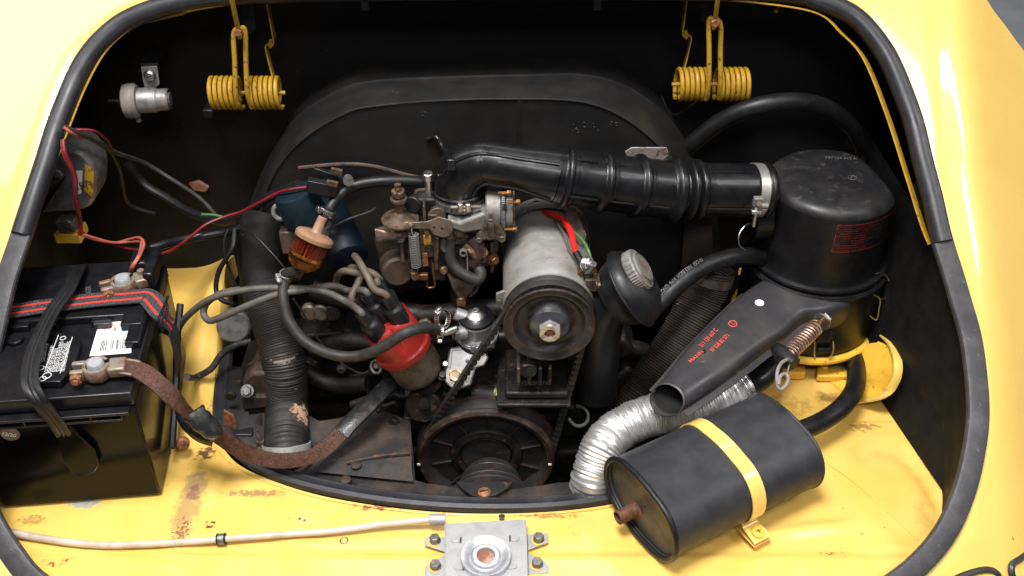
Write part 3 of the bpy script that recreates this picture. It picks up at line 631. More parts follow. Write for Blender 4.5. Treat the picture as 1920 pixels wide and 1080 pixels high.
# woven strap with two red stripes over the battery lid
S = [(-120, 597), (20, 583), (70, 576), (115, 570), (180, 562), (250, 556), (276, 556), (300, 583), (322, 612)]
zz = [.182, .182, .182, .1825, .1825, .1825, .181, .180, .158]
wp = cr([Z(x, y, z) for (x, y), z in zip(S, zz)], 6)
def wup(i):
    t = i / (len(wp) - 1); return V(.0, 0, 1) if t < .8 else V(.35 * (t - .8) * 5, 0, 1)
t = thing('webbing_strap', 'black woven strap with two red stripes lying across the battery', 'strap', Z(180, 575, .16))
part('webbing', G().sweep(wp, [(-.0009, -.0125), (.0007, -.0125), (.0007, .0125), (-.0009, .0125)], up=wup), M['web'], t)
for s in (-.0053, .0058):
    part('red_stripe', G().sweep(wp, [(.0004, s - .0015), (.0011, s - .0015), (.0011, s + .0015), (.0004, s + .0015)], up=wup), M['redweb'], t)
wp2 = cr([Z(322, 612, .158), Z(332, 650, .125), Z(336, 690, .085)], 6)
part('webbing', G().sweep(wp2, [(-.0009, -.0125), (.0007, -.0125), (.0007, .0125), (-.0009, .0125)], up=X1), M['web'], t)
g = G(); a, b = Z(296, 603, .186), Z(315, 556, .188); g.tube([a, b], .0016, 8); g.tube([a, a + V(.004, -.003, -.012)], .0016, 8); part('strap_bar', g, M['battlid'], t)
# rubber hold down strap with its buckle end
hp = cr([Z(152, 515, .15), Z(150, 500, .180), Z(142, 512, .190), Z(126, 545, .194), Z(95, 590, .192), Z(64, 660, .190), Z(56, 715, .186), PL(74, 752, BR - BY * .012, BY), PL(104, 790, BR - BY * .010, BY), PL(122, 818, BR - BY * .004, BY)], 8)
t = thing('rubber_strap', 'black rubber hold down strap ending in a buckle on the battery front', 'strap', hp[-1])
def hup(i):
    q = i / (len(hp) - 1); return Z1.lerp(-BY, ss(.60, .85, q))
part('band', G().sweep(hp, [(-.0016, -.0085), (.0012, -.0085), (.0022, -.005), (.0012, -.002), (.0022, 0), (.0012, .002), (.0022, .005), (.0012, .0085), (-.0016, .0085)], up=hup), M['rubber'], t)
bk = [(108, 800), (134, 788), (150, 812), (178, 838), (188, 866), (180, 880), (150, 890), (138, 886), (120, 858), (112, 830)]
pb = [PL(x, y, BR - BY * .002, BY) for x, y in bk]
bu = part('buckle', G().prism(pb, -BY, .0045), M['batt'], t, bevel=.0015)
pb = [PL(x, y, BR - BY * .0060, BY) for x, y in [(133, 856), (158, 848), (168, 872), (146, 882)]]
part('buckle_slot', G().loft([pb, [sum(pb, V(0, 0, 0)) / 4 + (p - sum(pb, V(0, 0, 0)) / 4) * .82 for p in pb], [sum(pb, V(0, 0, 0)) / 4 + (p - sum(pb, V(0, 0, 0)) / 4) * .78 + BY * .0015 for p in pb]]), M['batt'], bu)
g = G(); g.tube(cr([Z(338, 570, .13), Z(332, 640, .10), Z(330, 720, .06), PL(322, 840, bl(.006, 0, 0), BX)], 6), .0045, 8)
solo('battery_bracket', g, M['rubber'], 'black bar standing along the engine side of the battery', 'bracket')
g = G(); p = Z(343, 828, .02); g.cyl(p, V(.2, -.8, .3), .008, .010, 16, ch=.002); g.cyl(p + V(.2, -.8, .3).normalized() * .009, V(.2, -.8, .3), .003, .004, 10)
solo('bracket_bolt', g, M['rustbolt'], 'dirty round bolt end near the floor beside the battery', 'bolt')

# brown earth braid with black tape round its fold
ep = cr([c1 + u1 * .022 - Z1 * .010, Z(255, 692, .179), Z(288, 712, .175), Z(330, 750, .152), Z(372, 790, .110), Z(405, 812, .085), Z(440, 838, .06), Z(480, 856, .040), Z(530, 864, .030), Z(585, 855, .030), Z(625, 828, .035), Z(655, 795, .045), Z(690, 760, .05), Z(735, 715, .055)], 8)
t = thing('earth_braid', 'flat brown copper braid sagging from the battery to the engine', 'cable', ep[0])
def eup(i):
    q = i / (len(ep) - 1); a = V(.10, -.25, 1) if q < .35 else V(0, -.8, .75)
    return V(0, -.2, 1).lerp(V(.1, -.85, .62), ss(.28, .5, q)).lerp(V(-.35, -.6, .7), ss(.68, .85, q))
def epr(i, q):
    wd = .0095 - .001 * ss(.35, .5, q) + .002 * ss(.75, .9, q) + .0006 * noise.noise(V(i * .3, 1, 1)); th = .0016 + .0008 * (1 - ss(.1, .3, q))
    return [(-th, -wd), (th * .6, -wd), (th, -wd * .5), (th * .8, 0), (th, wd * .5), (th * .6, wd), (-th, wd)]
m_i = int(len(ep) * .80)
part('braid', G().sweep(ep[:m_i + 1], lambda i, q: epr(i, q * .8), up=lambda i: eup(i)), M['braid'], t)
part('sleeve', G().sweep(ep[m_i:], [(-.003, -.0105), (.0015, -.0105), (.0038, -.006), (.0045, 0), (.0035, .006), (.0015, .0105), (-.003, .0105)], up=lambda i: eup(i + m_i)), M['tape'], t)
part('lug_end', G().sweep(ep[:9], [(-.0014, -.0098), (.0018, -.0098), (.0018, .0098), (-.0014, .0098)], up=V(0, -.2, 1)), M['lead'], t)
tp = [Z(362, 772, .128), Z(374, 786, .120), Z(392, 800, .108), Z(403, 808, .098)]
part('tape_wrap', G().sweep(cr(tp, 5), lambda i, q: [(a * (.85 + .3 * q + .10 * noise.noise(V(a * 300, b * 200, q * 3))), b * (1 + .06 * math.sin(i * 1.3))) for a, b in ell(.0075, .0125, 16)], up=lambda i: V(0, -.3, 1)), M['tape'], t)
g = G(); g.tube(cr([Z(340, 765, .10), Z(352, 790, .09), Z(378, 812, .08), Z(402, 818, .075)], 6), lambda i, q: .008 + .004 * q, 12)
solo('taped_cable', g, M['tape'], 'short black taped cable lying under the brown braid beside the battery', 'cable')

# ------------------------------------------------------------ wiring in the left of the bay
def cable(name, pts, r, m, label, cat='cable', seg=10, group=None, n=8, **k):
    return solo(name, G().tube(cr(pts, n), r, seg), m, label, cat, group=group, **k)
cable('battery_cable', [Z(252, 520, .17), Z(262, 490, .18), Z(275, 470, .185), Z(310, 458, .19), Y(360, 446, .99), Y(410, 438, 1.0), Y(450, 428, 1.02), Y(500, 400, 1.03)], .0052, M['rubber'], 'thick black cable from the rear battery clamp to the shroud')
cable('wiring_loom', [Y(120, 238, 1.0), Y(160, 255, 1.02), Y(215, 285, 1.08), Y(270, 305, 1.12), Y(320, 335, 1.12), Y(370, 368, 1.10), Y(400, 398, 1.08), Y(415, 420, 1.06)], .0028, M['rubber_dusty'], 'grey black sheathed wire dropping from the regulator to the loom')
cable('wiring_loom', [Y(240, 305, 1.12), Y(270, 345, 1.12), Y(310, 370, 1.11), Y(350, 395, 1.09), Y(385, 408, 1.07), Y(420, 415, 1.05), Y(460, 400, 1.03), Y(500, 372, 1.02), Y(560, 345, 1.0)], .0058, M['rubber'], 'thickest black loom running from firewall to the blue capped can')
cable('wiring_loom', [Y(155, 250, 1.05), Y(200, 275, 1.07), Y(225, 320, 1.12), Y(240, 380, 1.14), Y(290, 400, 1.15)], .0026, M['rubber_dusty'], 'thin dusty loom drooping against the firewall near the regulator')
cable('red_wire', [Y(118, 262, .97), Y(122, 290, .96), Y(140, 330, .96), Y(142, 370, .96), Y(150, 415, .97), Y(150, 440, .97)], .0028, M['redwire'], 'dark red wire crossing the front of the silver regulator', 'wire')
cable('red_wire', [Y(150, 432, 1.0), Y(170, 444, 1.0), Y(200, 455, .99), Y(240, 466, .98), Y(258, 468, .97)], .0016, M['redwire'], 'thin red wire under the pale pair above the battery', 'wire')
cable('red_wire', [Y(135, 243, 1.03), Y(175, 245, 1.04), Y(200, 262, 1.06), Y(208, 275, 1.07)], .0016, M['redwire'], 'short dark red wire arching at the top left loom', 'wire')
cable('red_wire', [Y(120, 238, 1.0), Y(135, 250, 1.0), Y(152, 258, 1.02)], .0020, M['orangewire'], 'short pale red wire end by the left flange', 'wire')
cable('red_wire', [Y(296, 477, .98), Y(320, 470, .98), Y(350, 450, .98), Y(385, 422, .99), Y(420, 407, 1.0), Y(455, 396, 1.0), Y(490, 378, .99), Y(520, 362, .985), Y(545, 355, .98), Y(575, 351, .98)], .0019, M['redwire'], 'long bright red wire crossing the loom to the blue cap', 'wire')
for k, (dx, lab) in enumerate([(0, 'outer of the two pale red wires looping down to the rear battery clamp'), (5, 'inner of the two pale red wires looping down to the rear battery clamp')]):
    cable('pale_red_wire', [Y(158, 440 + dx * .3, 1.0), Y(180, 447 + dx * .5, .99), Y(215, 455, .985 - dx * .001), Y(245, 448 + dx, .98), Y(262, 446 + dx * 1.4, .97), Y(270 - dx, 458, .96), Y(262 - dx * .5, 480, .95), Y(250 - dx * .6, 500, .94), Z(247 - dx * .8, 515, .178)], .0017, M['orangewire'], lab, 'wire')
cable('green_wire', [Y(378, 402, 1.02), Y(400, 403, 1.02), Y(425, 408, 1.02)], .0014, M['greenwire'], 'short green wire lying on the black loom', 'wire')
cable('thin_black_wire', [Y(428, 430, 1.0), Y(420, 455, .99), Y(425, 490, .98), Y(445, 540, .97)], .0016, M['rubber'], 'thin black wire hanging down beside the yellow sheet', 'wire')
cable('thin_black_wire', [Y(440, 430, 1.0), Y(436, 465, .98), Y(412, 505, .97), Y(405, 540, .96), Y(415, 562, .95), Y(440, 570, .94)], .0030, M['rubber'], 'black wire making an open loop in front of the yellow sheet', 'wire')
cable('thin_black_wire', [Y(440, 422, 1.0), Y(475, 440, .97), Y(510, 475, .95), Y(540, 510, .94)], .0014, M['rubber'], 'thin black wire slanting across the left duct hose', 'wire')
cable('grey_hose', [Y(350, 706, .88), Z(365, 708, .03), Z(395, 692, .035), Z(415, 665, .04), Z(440, 648, .05), Z(470, 640, .05)], .0042, M['rubber_dusty'], 'short grey rubber hose curving over the yellow floor behind battery', 'hose')
cable('thin_grey_wire', [Y(700, 690, .93), Y(680, 700, .93), Y(660, 693, .93), Y(640, 680, .93), Y(600, 640, .94), Y(570, 590, .95), Y(550, 560, .95)], .0012, M['rubber_dusty'], 'thin grey wire dropping behind the curved fuel hose', 'wire')
cable('thin_grey_wire', [Y(612, 432, .97), Y(650, 412, .97), Y(690, 398, .98), Y(705, 390, .98)], .0012, M['rubber_dusty'], 'thin grey wire above the dark blue coil', 'wire')
g = G(); g.prism([Y(352, 345, 1.19), Y(372, 340, 1.19), Y(392, 352, 1.19), Y(385, 362, 1.19), Y(362, 358, 1.19)], Y1, .006)
solo('putty_lump', g, mat('flaking_rusty_putty', (.30, .13, .08), .7, c2=(.2, .07, .04), sc2=200, bump=.8), 'small rusty pink lump on the firewall, upper left of the engine', 'lump', bevel=.002)
# ============================================================ engine compartment rubber, tinware and crankcase
gas = thing('engine_seal', 'wide black rubber gasket between the yellow floor and the engine', 'rubber seal', Z(950, 950, 0))
gp = [Z(x, y, .003) for x, y in [(425, 640), (418, 700), (413, 765), (420, 808), (452, 848), (520, 888), (640, 920), (790, 941), (950, 947), (1090, 938), (1200, 914), (1300, 866), (1380, 790), (1420, 715), (1425, 620)]]
gp = cr(gp, 8)
part('outer_lip', G().sweep(gp, [(-.004, -.011), (.001, -.0105), (.0045, -.007), (.0035, -.002), (.0055, .003), (.004, .008), (.0, .0095), (-.004, .009)], up=Z1), M['seal'], gas)
# flat sheet of rear tinware with the slot for the crank pulley
tin = thing('rear_tinware', 'dirty black sheet metal round the front edge of the engine', 'engine tin', Z(900, 930, -.01))
tz = -.006
tp = [(408, 700), (405, 790), (440, 850), (520, 893), (650, 925), (800, 946), (950, 950), (1100, 942), (1210, 915), (1310, 862), (1385, 795), (1420, 700), (1380, 700), (1350, 780), (1262, 858), (1138, 904), (1045, 905), (1012, 912), (960, 917), (850, 914), (798, 906), (778, 900), (776, 868), (770, 800), (700, 775), (640, 795), (600, 800), (560, 780), (470, 790), (455, 700)]
import bmesh
def sheet(pts, z, th, rel=None, den=.012):
    """flat outline subdivided and given a little relief"""
    from mathutils.geometry import delaunay_2d_cdt
    bm = bmesh.new(); co = [Z(x, y, z) for x, y in pts]; m = len(co)
    vo, _, fo, _, _, _ = delaunay_2d_cdt([c.to_2d() for c in co], [(i, (i + 1) % m) for i in range(m)], [], 1, 1e-6)
    vs = [bm.verts.new((c.x, c.y, z)) for c in vo]
    for f in fo: bm.faces.new([vs[i] for i in f])
    for _ in range(5):
        es = [e for e in bm.edges if e.calc_length() > den]
        if not es: break
        bmesh.ops.subdivide_edges(bm, edges=es, cuts=1); bmesh.ops.triangulate(bm, faces=bm.faces[:])
    if rel:
        for v in bm.verts: v.co.z += rel(v.co)
    r = bmesh.ops.extrude_face_region(bm, geom=bm.faces[:])
    for e in r['geom']:
        if isinstance(e, bmesh.types.BMVert): e.co.z -= th
    g = G(); bm.verts.index_update(); g.add([v.co.copy() for v in bm.verts], [tuple(v.index for v in f.verts) for f in bm.faces]); bm.free(); return g
part('tin_sheet', sheet(tp, tz, .002, lambda p: .0016 * noise.noise(p * 40) + .012 * ss(.83, .90, p.y) * (1 if p.x < -.12 else 0)), M['tin'], tin, smooth=50)
lipc = cr([Z(x, y, .0) for x, y in [(500, 886), (620, 914), (800, 937), (950, 941), (1100, 933), (1230, 898)]], 8)
part('folded_lip', G().sweep(lipc, [(-.002, -.003), (.001, -.003), (.003, 0), (.001, .003), (-.002, .003)], up=Z1), M['tin'], tin)
# step wall behind the flat flange, left of the pulley
part('tin_wall', G().add([Z(585, 884, .0), Z(775, 903, .0), Z(772, 880, .010), Z(770, 800, .004), Z(690, 775, .006), Z(590, 850, .006)], [(0, 1, 2, 5), (5, 2, 3, 4)]), M['tin'], tin)
part('tin_rib', G().sweep(cr([Z(650, 868, .007), Z(710, 856, .009), Z(768, 850, .010)], 6), ell(.003, .003, 8), up=Z1), M['rustytin'], tin)
# semicircular cover over the pulley hub with its lug and rusty screw
hubc = V(Z(918, 900, 0).x, .0, -.045)
def hc(y): return V(hubc.x, y, hubc.z)
g = G(); g.lathe([(0, -.001), (.0515, -.001), (.0530, .001), (.0505, .006), (.0455, .014), (.0405, .024), (.0370, .034), (.0335, .044), (.029, .050), (.022, .053), (0, .055)], hc(.790), Y1, 56, up=X1); part('hub_cover', g, M['pulley'], tin, smooth=60)
for yy, rr in ((.8040, .0456), (.8240, .0372)):
    g = G(); g.torus(hc(yy), Y1, rr, .0006, 48, 6); part('cover_ring', g, M['pulley'], tin)
lug = [Z(x, y, .0012) for x, y in [(855, 905), (962, 904), (950, 918), (928, 930), (905, 934), (884, 930), (868, 918)]]
part('lug_plate', G().prism([p - Z1 * .003 for p in lug], Z1, .0045), M['tin'], tin, bevel=.0008)
scx = Z(908, 924, .003); g = G(); g.lathe([(.0074, 0), (.0072, .0016), (.0052, .0032), (0, .0036)], scx, Z1, 20); s_ = part('screw', g, M['rustbolt'], tin)
part('slot', G().box(scx + Z1 * .0036, .0105, .0013, .0008, (V(.95, .3, 0), V(-.3, .95, 0), Z1)), M['hole'], s_)
for x, y in [(668, 872), (648, 900), (540, 902)]:
    g = G(); g.lathe([(.0065, 0), (.0063, .0012), (.005, .0022), (0, .0026)], Z(x, y, .001 if y > 880 else .008), Z1, 18); part('rivet_head', g, M['rustytin'], tin)

# dark crankcase and castings under everything
eng = thing('crankcase', 'grimy dark engine case with ribs and bolts behind the pulleys', 'engine', V(0, 1.0, -.25))
g = G(); g.box(V(.01, 1.06, -.16), .62, .26, .12); part('case_block', g, M['grime'], eng, bevel=.01)
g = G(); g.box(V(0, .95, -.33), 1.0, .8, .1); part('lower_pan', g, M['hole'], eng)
def blob(name, pts3, r, m, par=eng, seg=12, **k): part(name, G().tube(cr(pts3, 6), r, seg), m, par, **k)
g = G(); g.box(Y(895, 745, .93), .085, .10, .035); part('case_flange', g, M['grime'], eng, bevel=.006)
g = G(); g.cyl(Y(795, 755, .89), V(0, -1, .3), .022, .012, 24, ch=.002); g.cyl(Y(795, 755, .875), V(0, -1, .3), .007, .004, 16); part('case_boss', g, M['grime'], eng)
g = G(); g.box(Y(800, 770, .91), .055, .05, .022); part('case_flange', g, M['grime'], eng, bevel=.004)
g = G(); g.cyl(Y(885, 738, .90), V(1, -.15, 0), .0125, .035, 20, ch=.001); part('stud_boss', g, M['grime'], eng)
g = G(); g.hexbolt(Y(930, 738, .895), V(1, -.3, .1), .0095, .010, washer=.011); part('case_bolt', g, mat('greenish_zinc_bolt', (.22, .22, .12), .4, .7, c2=(.12, .10, .05), sc2=160), eng)
g = G(); g.box(Y(970, 770, .92), .07, .05, .03); part('case_flange', g, M['grime'], eng, bevel=.005)
blob('oil_gallery', [Y(880, 795, .93), Y(940, 770, .93), Y(1010, 780, .94)], .014, M['grime'])
# generator pedestal with fins and ribs
g = G(); g.box(Y(1005, 700, .905), .075, .08, .010); part('pedestal_base', g, M['grime'], eng, bevel=.003)
g = G(); g.box(Y(1000, 716, .900), .088, .085, .006); part('pedestal_base', g, M['grime'], eng, bevel=.002)
for x in (972, 992, 1012, 1030):
    g = G(); g.box(Y(x, 680, .885), .004, .05, .026); part('pedestal_fin', g, M['ally_old'] if x < 1000 else M['grime'], eng, bevel=.001)
g = G(); g.cyl(Y(990, 684, .872), -Y1, .0105, .012, 18, ch=.001); g.cyl(Y(995, 694, .862), V(0, -1, .2), .006, .006, 14); part('pedestal_boss', g, M['grime'], eng)
text('ALL VERSIONS', .008, Y(950, 722, .852), X1, Z1 * .9 + Y1 * .4, M['grime'], eng)
# intake manifold, oil cooler bits and other dim shapes
blob('manifold_pipe', [Y(585, 540, .99), Y(640, 560, .985), Y(720, 575, .98), Y(800, 590, .975), Y(900, 580, .975), Y(980, 575, .98)], .013, M['grime'])
blob('manifold_pipe', [Y(868, 540, .99), Y(868, 575, .98), Y(868, 600, .975)], .016, M['grime'])
blob('heat_riser', [Y(590, 660, .98), Y(650, 640, .97), Y(700, 650, .97), Y(760, 700, .96)], .012, M['grime'])
for k, x in enumerate((582, 604, 626)):
    g = G(); g.cyl(Y(x, 580, .985), V(0, -1, .2), .011, .012, 18, ch=.002); part('nut_head', g, M['ally_old'] if k < 2 else M['grime'], eng)
g = G(); g.cyl(Y(440, 605, 1.02), V(.2, -1, .4), .022, .02, 18, ch=.003); part('valve_cover_bolt', g, M['silver'], eng)
# cluttered castings, webs and studs around the pulleys
random.seed(21)
def lump(x, y, yy, sx, sy, sz, rot=0, m='grime', name='casting'):
    cq, sq = math.cos(rot), math.sin(rot)
    part(name, G().box(Y(x, y, yy), sx, sy, sz, (V(cq, 0, sq), Y1, V(-sq, 0, cq))), M[m], eng, bevel=min(sx, sy, sz) * .16)
for a_ in [(720, 755, .93, .05, .04, .02, .5), (755, 735, .95, .04, .05, .03, -.2), (835, 760, .93, .03, .05, .045, .1), (855, 735, .92, .02, .05, .05, .9), (1040, 745, .93, .05, .06, .03, -.1), (1068, 770, .95, .04, .05, .05, .2),
           (905, 712, .94, .06, .05, .02, .1), (945, 700, .955, .03, .05, .035, 0), (1085, 700, .97, .06, .06, .03, .4), (1120, 740, .96, .05, .06, .04, -.5), (650, 700, 1.0, .09, .05, .03, .2), (700, 620, 1.02, .08, .05, .03, -.2), (575, 700, 1.0, .05, .05, .05, 0),
           (1130, 650, 1.0, .08, .05, .03, .6), (1160, 700, 1.0, .06, .05, .03, .9), (930, 640, .98, .05, .04, .05, .2), (820, 640, 1.0, .06, .04, .04, 0), (600, 620, 1.02, .1, .04, .02, .1), (1080, 830, .96, .06, .08, .05, .1), (1110, 860, .93, .04, .06, .03, .5)]:
    lump(*a_)
for x, y, yy in [(770, 735, .90), (858, 765, .90), (980, 735, .895), (1058, 735, .90), (905, 760, .89), (1095, 745, .93), (712, 770, .90), (640, 690, .97), (1120, 690, .96), (740, 790, .88), (690, 640, .99)]:
    g = G(); g.hexbolt(Y(x, y, yy), V(random.uniform(-.4, .4), -1, random.uniform(0, .6)), .0055, .005, washer=.007); part('stud_nut', g, M[random.choice(['grime', 'rustytin', 'boltgrey', 'grime'])], eng)
for pts, r in (([(660, 760, .92), (720, 742, .92), (780, 745, .92)], .006), ([(1070, 800, .94), (1100, 790, .95), (1140, 800, .95)], .008), ([(820, 700, .95), (835, 740, .94), (825, 790, .93)], .007), ([(1040, 690, .96), (1100, 660, .97), (1160, 650, .99)], .010), ([(560, 690, .98), (620, 720, .97), (690, 720, .96)], .012), ([(1105, 600, 1.0), (1150, 640, .99), (1210, 660, .99)], .012)):
    blob('engine_pipe', [Y(*p) for p in pts], r, M['grime'])
for k in range(9):
    part('casting_web', G().box(Y(948 + k * 13, 735, .905), .0022, .03, .018, (X1, Y1, Z1)), M['grime'], eng, bevel=.0006)
for k in range(0):
    part('casting_web', G().box(Y(655 + k * 15, 815 - k * 4, .87), .003, .02, .012, (V(.9, 0, .3).normalized(), Y1, V(-.3, 0, .9).normalized())), M['rustytin'], eng, bevel=.0008)
# rusty cylinder tin left of the duct hose
cy = thing('cylinder_tin', 'rusty cylinder cover with bolts left of the ribbed duct hose', 'engine tin', Y(475, 800, .93))
def R_(x, y, yy=.90): return Y(x, y, yy)
g = G(); g.prism([R_(455, 715), R_(470, 700), R_(520, 700), R_(520, 832), R_(470, 832), R_(452, 790)], Y1, .06); part('tin_block', g, M['rustytin'], cy, bevel=.004)
g = G(); g.prism([R_(452, 745, .893), R_(500, 745, .893), R_(500, 764, .893), R_(455, 768, .893)], Y1, .01); part('tin_step', g, M['rustytin'], cy, bevel=.001)
g = G(); g.hexbolt(R_(464, 733, .894), V(0, -.7, .7), .006, .006, washer=.008); part('bolt', g, M['boltgrey'], cy)
g = G(); g.cyl(R_(433, 738, .90), -Y1, .007, .006, 16, ch=.001); part('bolt', g, M['grime'], cy)
g = G(); g.prism([R_(420, 770, .87), R_(437, 780, .87), R_(446, 803, .87), R_(440, 806, .87), R_(418, 798, .87)], Y1, .003); part('rust_plate', g, M['rustbolt'], cy, bevel=.0005)
g = G(); g.box(R_(440, 812, .87), .05, .02, .014); part('tin_bar', g, M['blackpaint'], cy, bevel=.002)
blob('tin_elbow', [R_(500, 790, .885), R_(480, 805, .885), R_(470, 828, .885)], .012, M['rustytin'], cy)
g = G(); g.prism([R_(450, 690, .92), R_(475, 680, .92), R_(500, 690, .92), R_(500, 745, .92), R_(450, 735, .92)], Y1, .05); part('tin_block', g, M['grime'], cy, bevel=.004)

# ============================================================ fan shroud
SY = 1.06
fs = thing('fan_shroud', 'big arched black fan housing behind the whole engine', 'fan housing', V(.0, 1.12, 0))
face = [(470, 640), (476, 520), (488, 430), (505, 345), (560, 268), (640, 216), (700, 199), (830, 188), (970, 185), (1080, 189), (1150, 210), (1215, 254), (1262, 308), (1292, 372), (1320, 430), (1330, 520), (1330, 640)]
outr = [(440, 640), (450, 520), (462, 420), (496, 320), (550, 232), (620, 182), (690, 158), (850, 149), (970, 146), (1090, 145), (1165, 163), (1232, 206), (1280, 262), (1312, 330), (1342, 410), (1350, 520), (1350, 640)]
fa = cr([V(x, y, 0) for x, y in face], 6); oa = cr([V(x, y, 0) for x, y in outr], 6)
fin = [Y(p.x, p.y, SY) for p in fa]; fou = [Y(p.x, p.y, 1.13) for p in oa]
cx = V(.0, SY, .12)
rings = []
for s in (.02, .3, .6, .85, .95): rings.append([cx + (p - cx) * s - Y1 * 0 for p in fin])
rings.append(fin)
for t in (.06, .15, .3, .5, .75, 1):
    rings.append([a.lerp(b, t) + (Z1 * .6 - Y1 * .25) * .006 * math.sin(PI * t) ** .7 for a, b in zip(fin, fou)])
rings.append([p + Y1 * .003 + (p - V(0, p.y, .12)).normalized() * .0015 for p in fou]); rings.append([p + Y1 * .004 + (p - V(0, p.y, .12)).normalized() * -.002 for p in fou])
rings.append([p + Y1 * .05 for p in fou])
part('housing', G().loft(rings, open_ring=True), M['shroud'], fs, smooth=50)
crp = cr([p - Y1 * .0008 for p in fin[3:-3:3]], 4)
part('pressed_edge', G().tube(crp, .0012, 8), M['shroud'], fs)
seam = cr([p + Y1 * .005 + Z1 * .0 for p in fou[8:-6:3]], 4); part('seam_flange', G().tube(seam, .0022, 8), M['shroud'], fs)
g = G(); g.sweep([Y(973, 188, SY - .001), Y(974, 230, SY - .001), Y(974, 300, SY - .001)], [(.001, -.004), (-.0012, 0), (.001, .004)], up=Y1); part('pressed_rib', g, M['shroud'], fs)
g = G(); g.prism([Y(1172, 285, SY - .018), Y(1184, 277, SY - .018), Y(1250, 277, SY - .018), Y(1254, 288, SY - .018), Y(1252, 308, SY - .018), Y(1180, 308, SY - .018)], Y1, .002)
part('scraped_tab', g, M['chip'], fs, bevel=.0004)
random.seed(11)
g = G()
for (x, y, n) in [(1080, 240, 6), (1098, 233, 2), (1115, 236, 3), (1150, 230, 5), (795, 214, 3), (740, 172, 3)]:
    for k in range(n):
        p = Y(x + random.uniform(-6, 6), y + random.uniform(-7, 7), SY - .0006 if y > 190 else 1.08); a = random.uniform(0, 6); L_ = random.uniform(.0008, .0028)
        g.bar(p, p + V(math.cos(a) * L_, 0, math.sin(a) * L_), .0005, .0004)
part('paint_chips', g, M['greyprint'], fs)['kind'] = 'stuff'
g = G(); g.tube(cr([Y(800, 261, SY - .003), Y(815, 257, SY - .006), Y(824, 264, SY - .012), Y(832, 280, SY - .025), Y(848, 290, SY - .04), Y(862, 298, SY - .05)], 6), lambda i, q: .0030 + .0006 * math.sin(i), 10)
solo('vent_pipe', g, M['boot'], 'short bent glossy black pipe sticking out above the intake elbow', 'pipe')
solo('breather_line', G().tube(cr([Y(560, 315, SY - .01), Y(640, 308, SY - .01), Y(700, 312, SY - .01), Y(770, 330, SY - .01), Y(800, 335, SY - .02)], 6), .0026, 8), mat('dark_brown_pipe', (.06, .035, .025), .5, c2=(.02, .015, .012), sc2=80), 'thin brown metal line running across the shroud above fuel hose', 'pipe')
fl = thing('cooling_duct_plate', 'brownish metal duct plate between shroud and right ribbed hose', 'plate', Y(1310, 440, 1.05))
g = G(); g.prism([Y(1285, 405, 1.04), Y(1335, 412, 1.04), Y(1336, 480, 1.04), Y(1325, 520, 1.04), Y(1278, 500, 1.04)], Y1, .003); part('plate', g, M['hose_brown'], fl)

# ============================================================ heater duct hoses
hz = thing('duct_hose', 'thick black ribbed duct hose standing on the left with a scraped patch', 'duct hose', Z(537, 850, 0))
lp_ = cr([Z(538, 858, .0), Z(537, 830, .01), Y(538, 760, .90), Y(534, 690, .915), Y(520, 630, .94), Y(502, 570, .97), Y(490, 510, 1.0), Y(490, 450, 1.02), Y(500, 400, 1.04)], 10)
lm = [i for i in range(len(lp_))]
cut = int(len(lp_) * .70)
def ov(p): return p
g = G().corr(lp_[:cut + 1], .0262, .0028, .018, 36, wob=.018)
hm = mat('scraped_black_hose', (.012, .0108, .010), .6, c2=(.024, .020, .017), sc2=50, lo=.45, hi=.7, c3=(.26, .22, .18), sc3=160, lo3=.73, hi3=.76, bump=.3, bsc=300,
         stains=[(tuple(Y(558, 782, .872) - Z(537, 850, 0)), (.034, .045, .032), (.42, .25, .15), 170, .27, .36), (tuple(Y(530, 678, .90) - Z(537, 850, 0)), (.05, .05, .008), (.20, .18, .16), 300, .34, .40), (tuple(Y(540, 845, .87) - Z(537, 850, 0)), (.03, .03, .006), (.35, .3, .26), 300, .38, .42), (tuple(Y(545, 720, .90) - Z(537, 850, 0)), (.035, .04, .004), (.25, .22, .2), 300, .36, .42)])
part('ribbed_hose', g, hm, hz)
g = G().tube(lp_[cut:], lambda i, q: .0262 + .004 * q, 28); part('smooth_hose', g, M['hose_cloth'], hz)
g = G(); a = (lp_[3] - lp_[0]).normalized(); o = Z(538, 850, .002) + Z1 * .0; g.lathe([(.0272, 0), (.0290, .0005), (.0292, .0045), (.0290, .0085), (.0272, .009)], o + a * .003, a, 40)
cl = part('hose_clamp', g, mat('dull_zinc_band', (.30, .295, .28), .5, .3, c2=(.20, .19, .17), sc2=90), hz)
g = G(); q = Z(490, 832, .008); g.box(q, .009, .007, .012); g.hexbolt(q + V(-.002, -.004, -.004), V(-.3, -1, 0), .0042, .004); g.cyl(q + Z1 * .006, V(-.3, .2, 1), .0028, .014, 10)
part('clamp_screw', g, M['ally_old'], cl)
g = G(); g.lathe([(.033, -.006), (.031, .0), (.0275, .002)], Z(538, 856, -.002), Z1, 36); part('spigot', g, M['tin'], hz)
hr = thing('duct_hose', 'thick brown ribbed duct hose slanting behind the snorkel on the right', 'duct hose', Y(1250, 640, .98))
rp = cr([Y(1338, 500, 1.02), Y(1322, 545, 1.01), Y(1295, 600, .99), Y(1262, 655, .97), Y(1225, 710, .95), Y(1190, 765, .93), Y(1165, 815, .92)], 12)
part('ribbed_hose', G().corr(rp, .0275, .0034, .028, 32, wob=.03), M['hose_brown'], hr)
g = G(); a = (rp[0] - rp[6]).normalized(); g.lathe([(.0280, -.008), (.0292, -.008), (.0292, .004), (.0280, .004)], rp[0] - a * .012, a, 36); part('hose_band', g, M['ally_old'], hr)
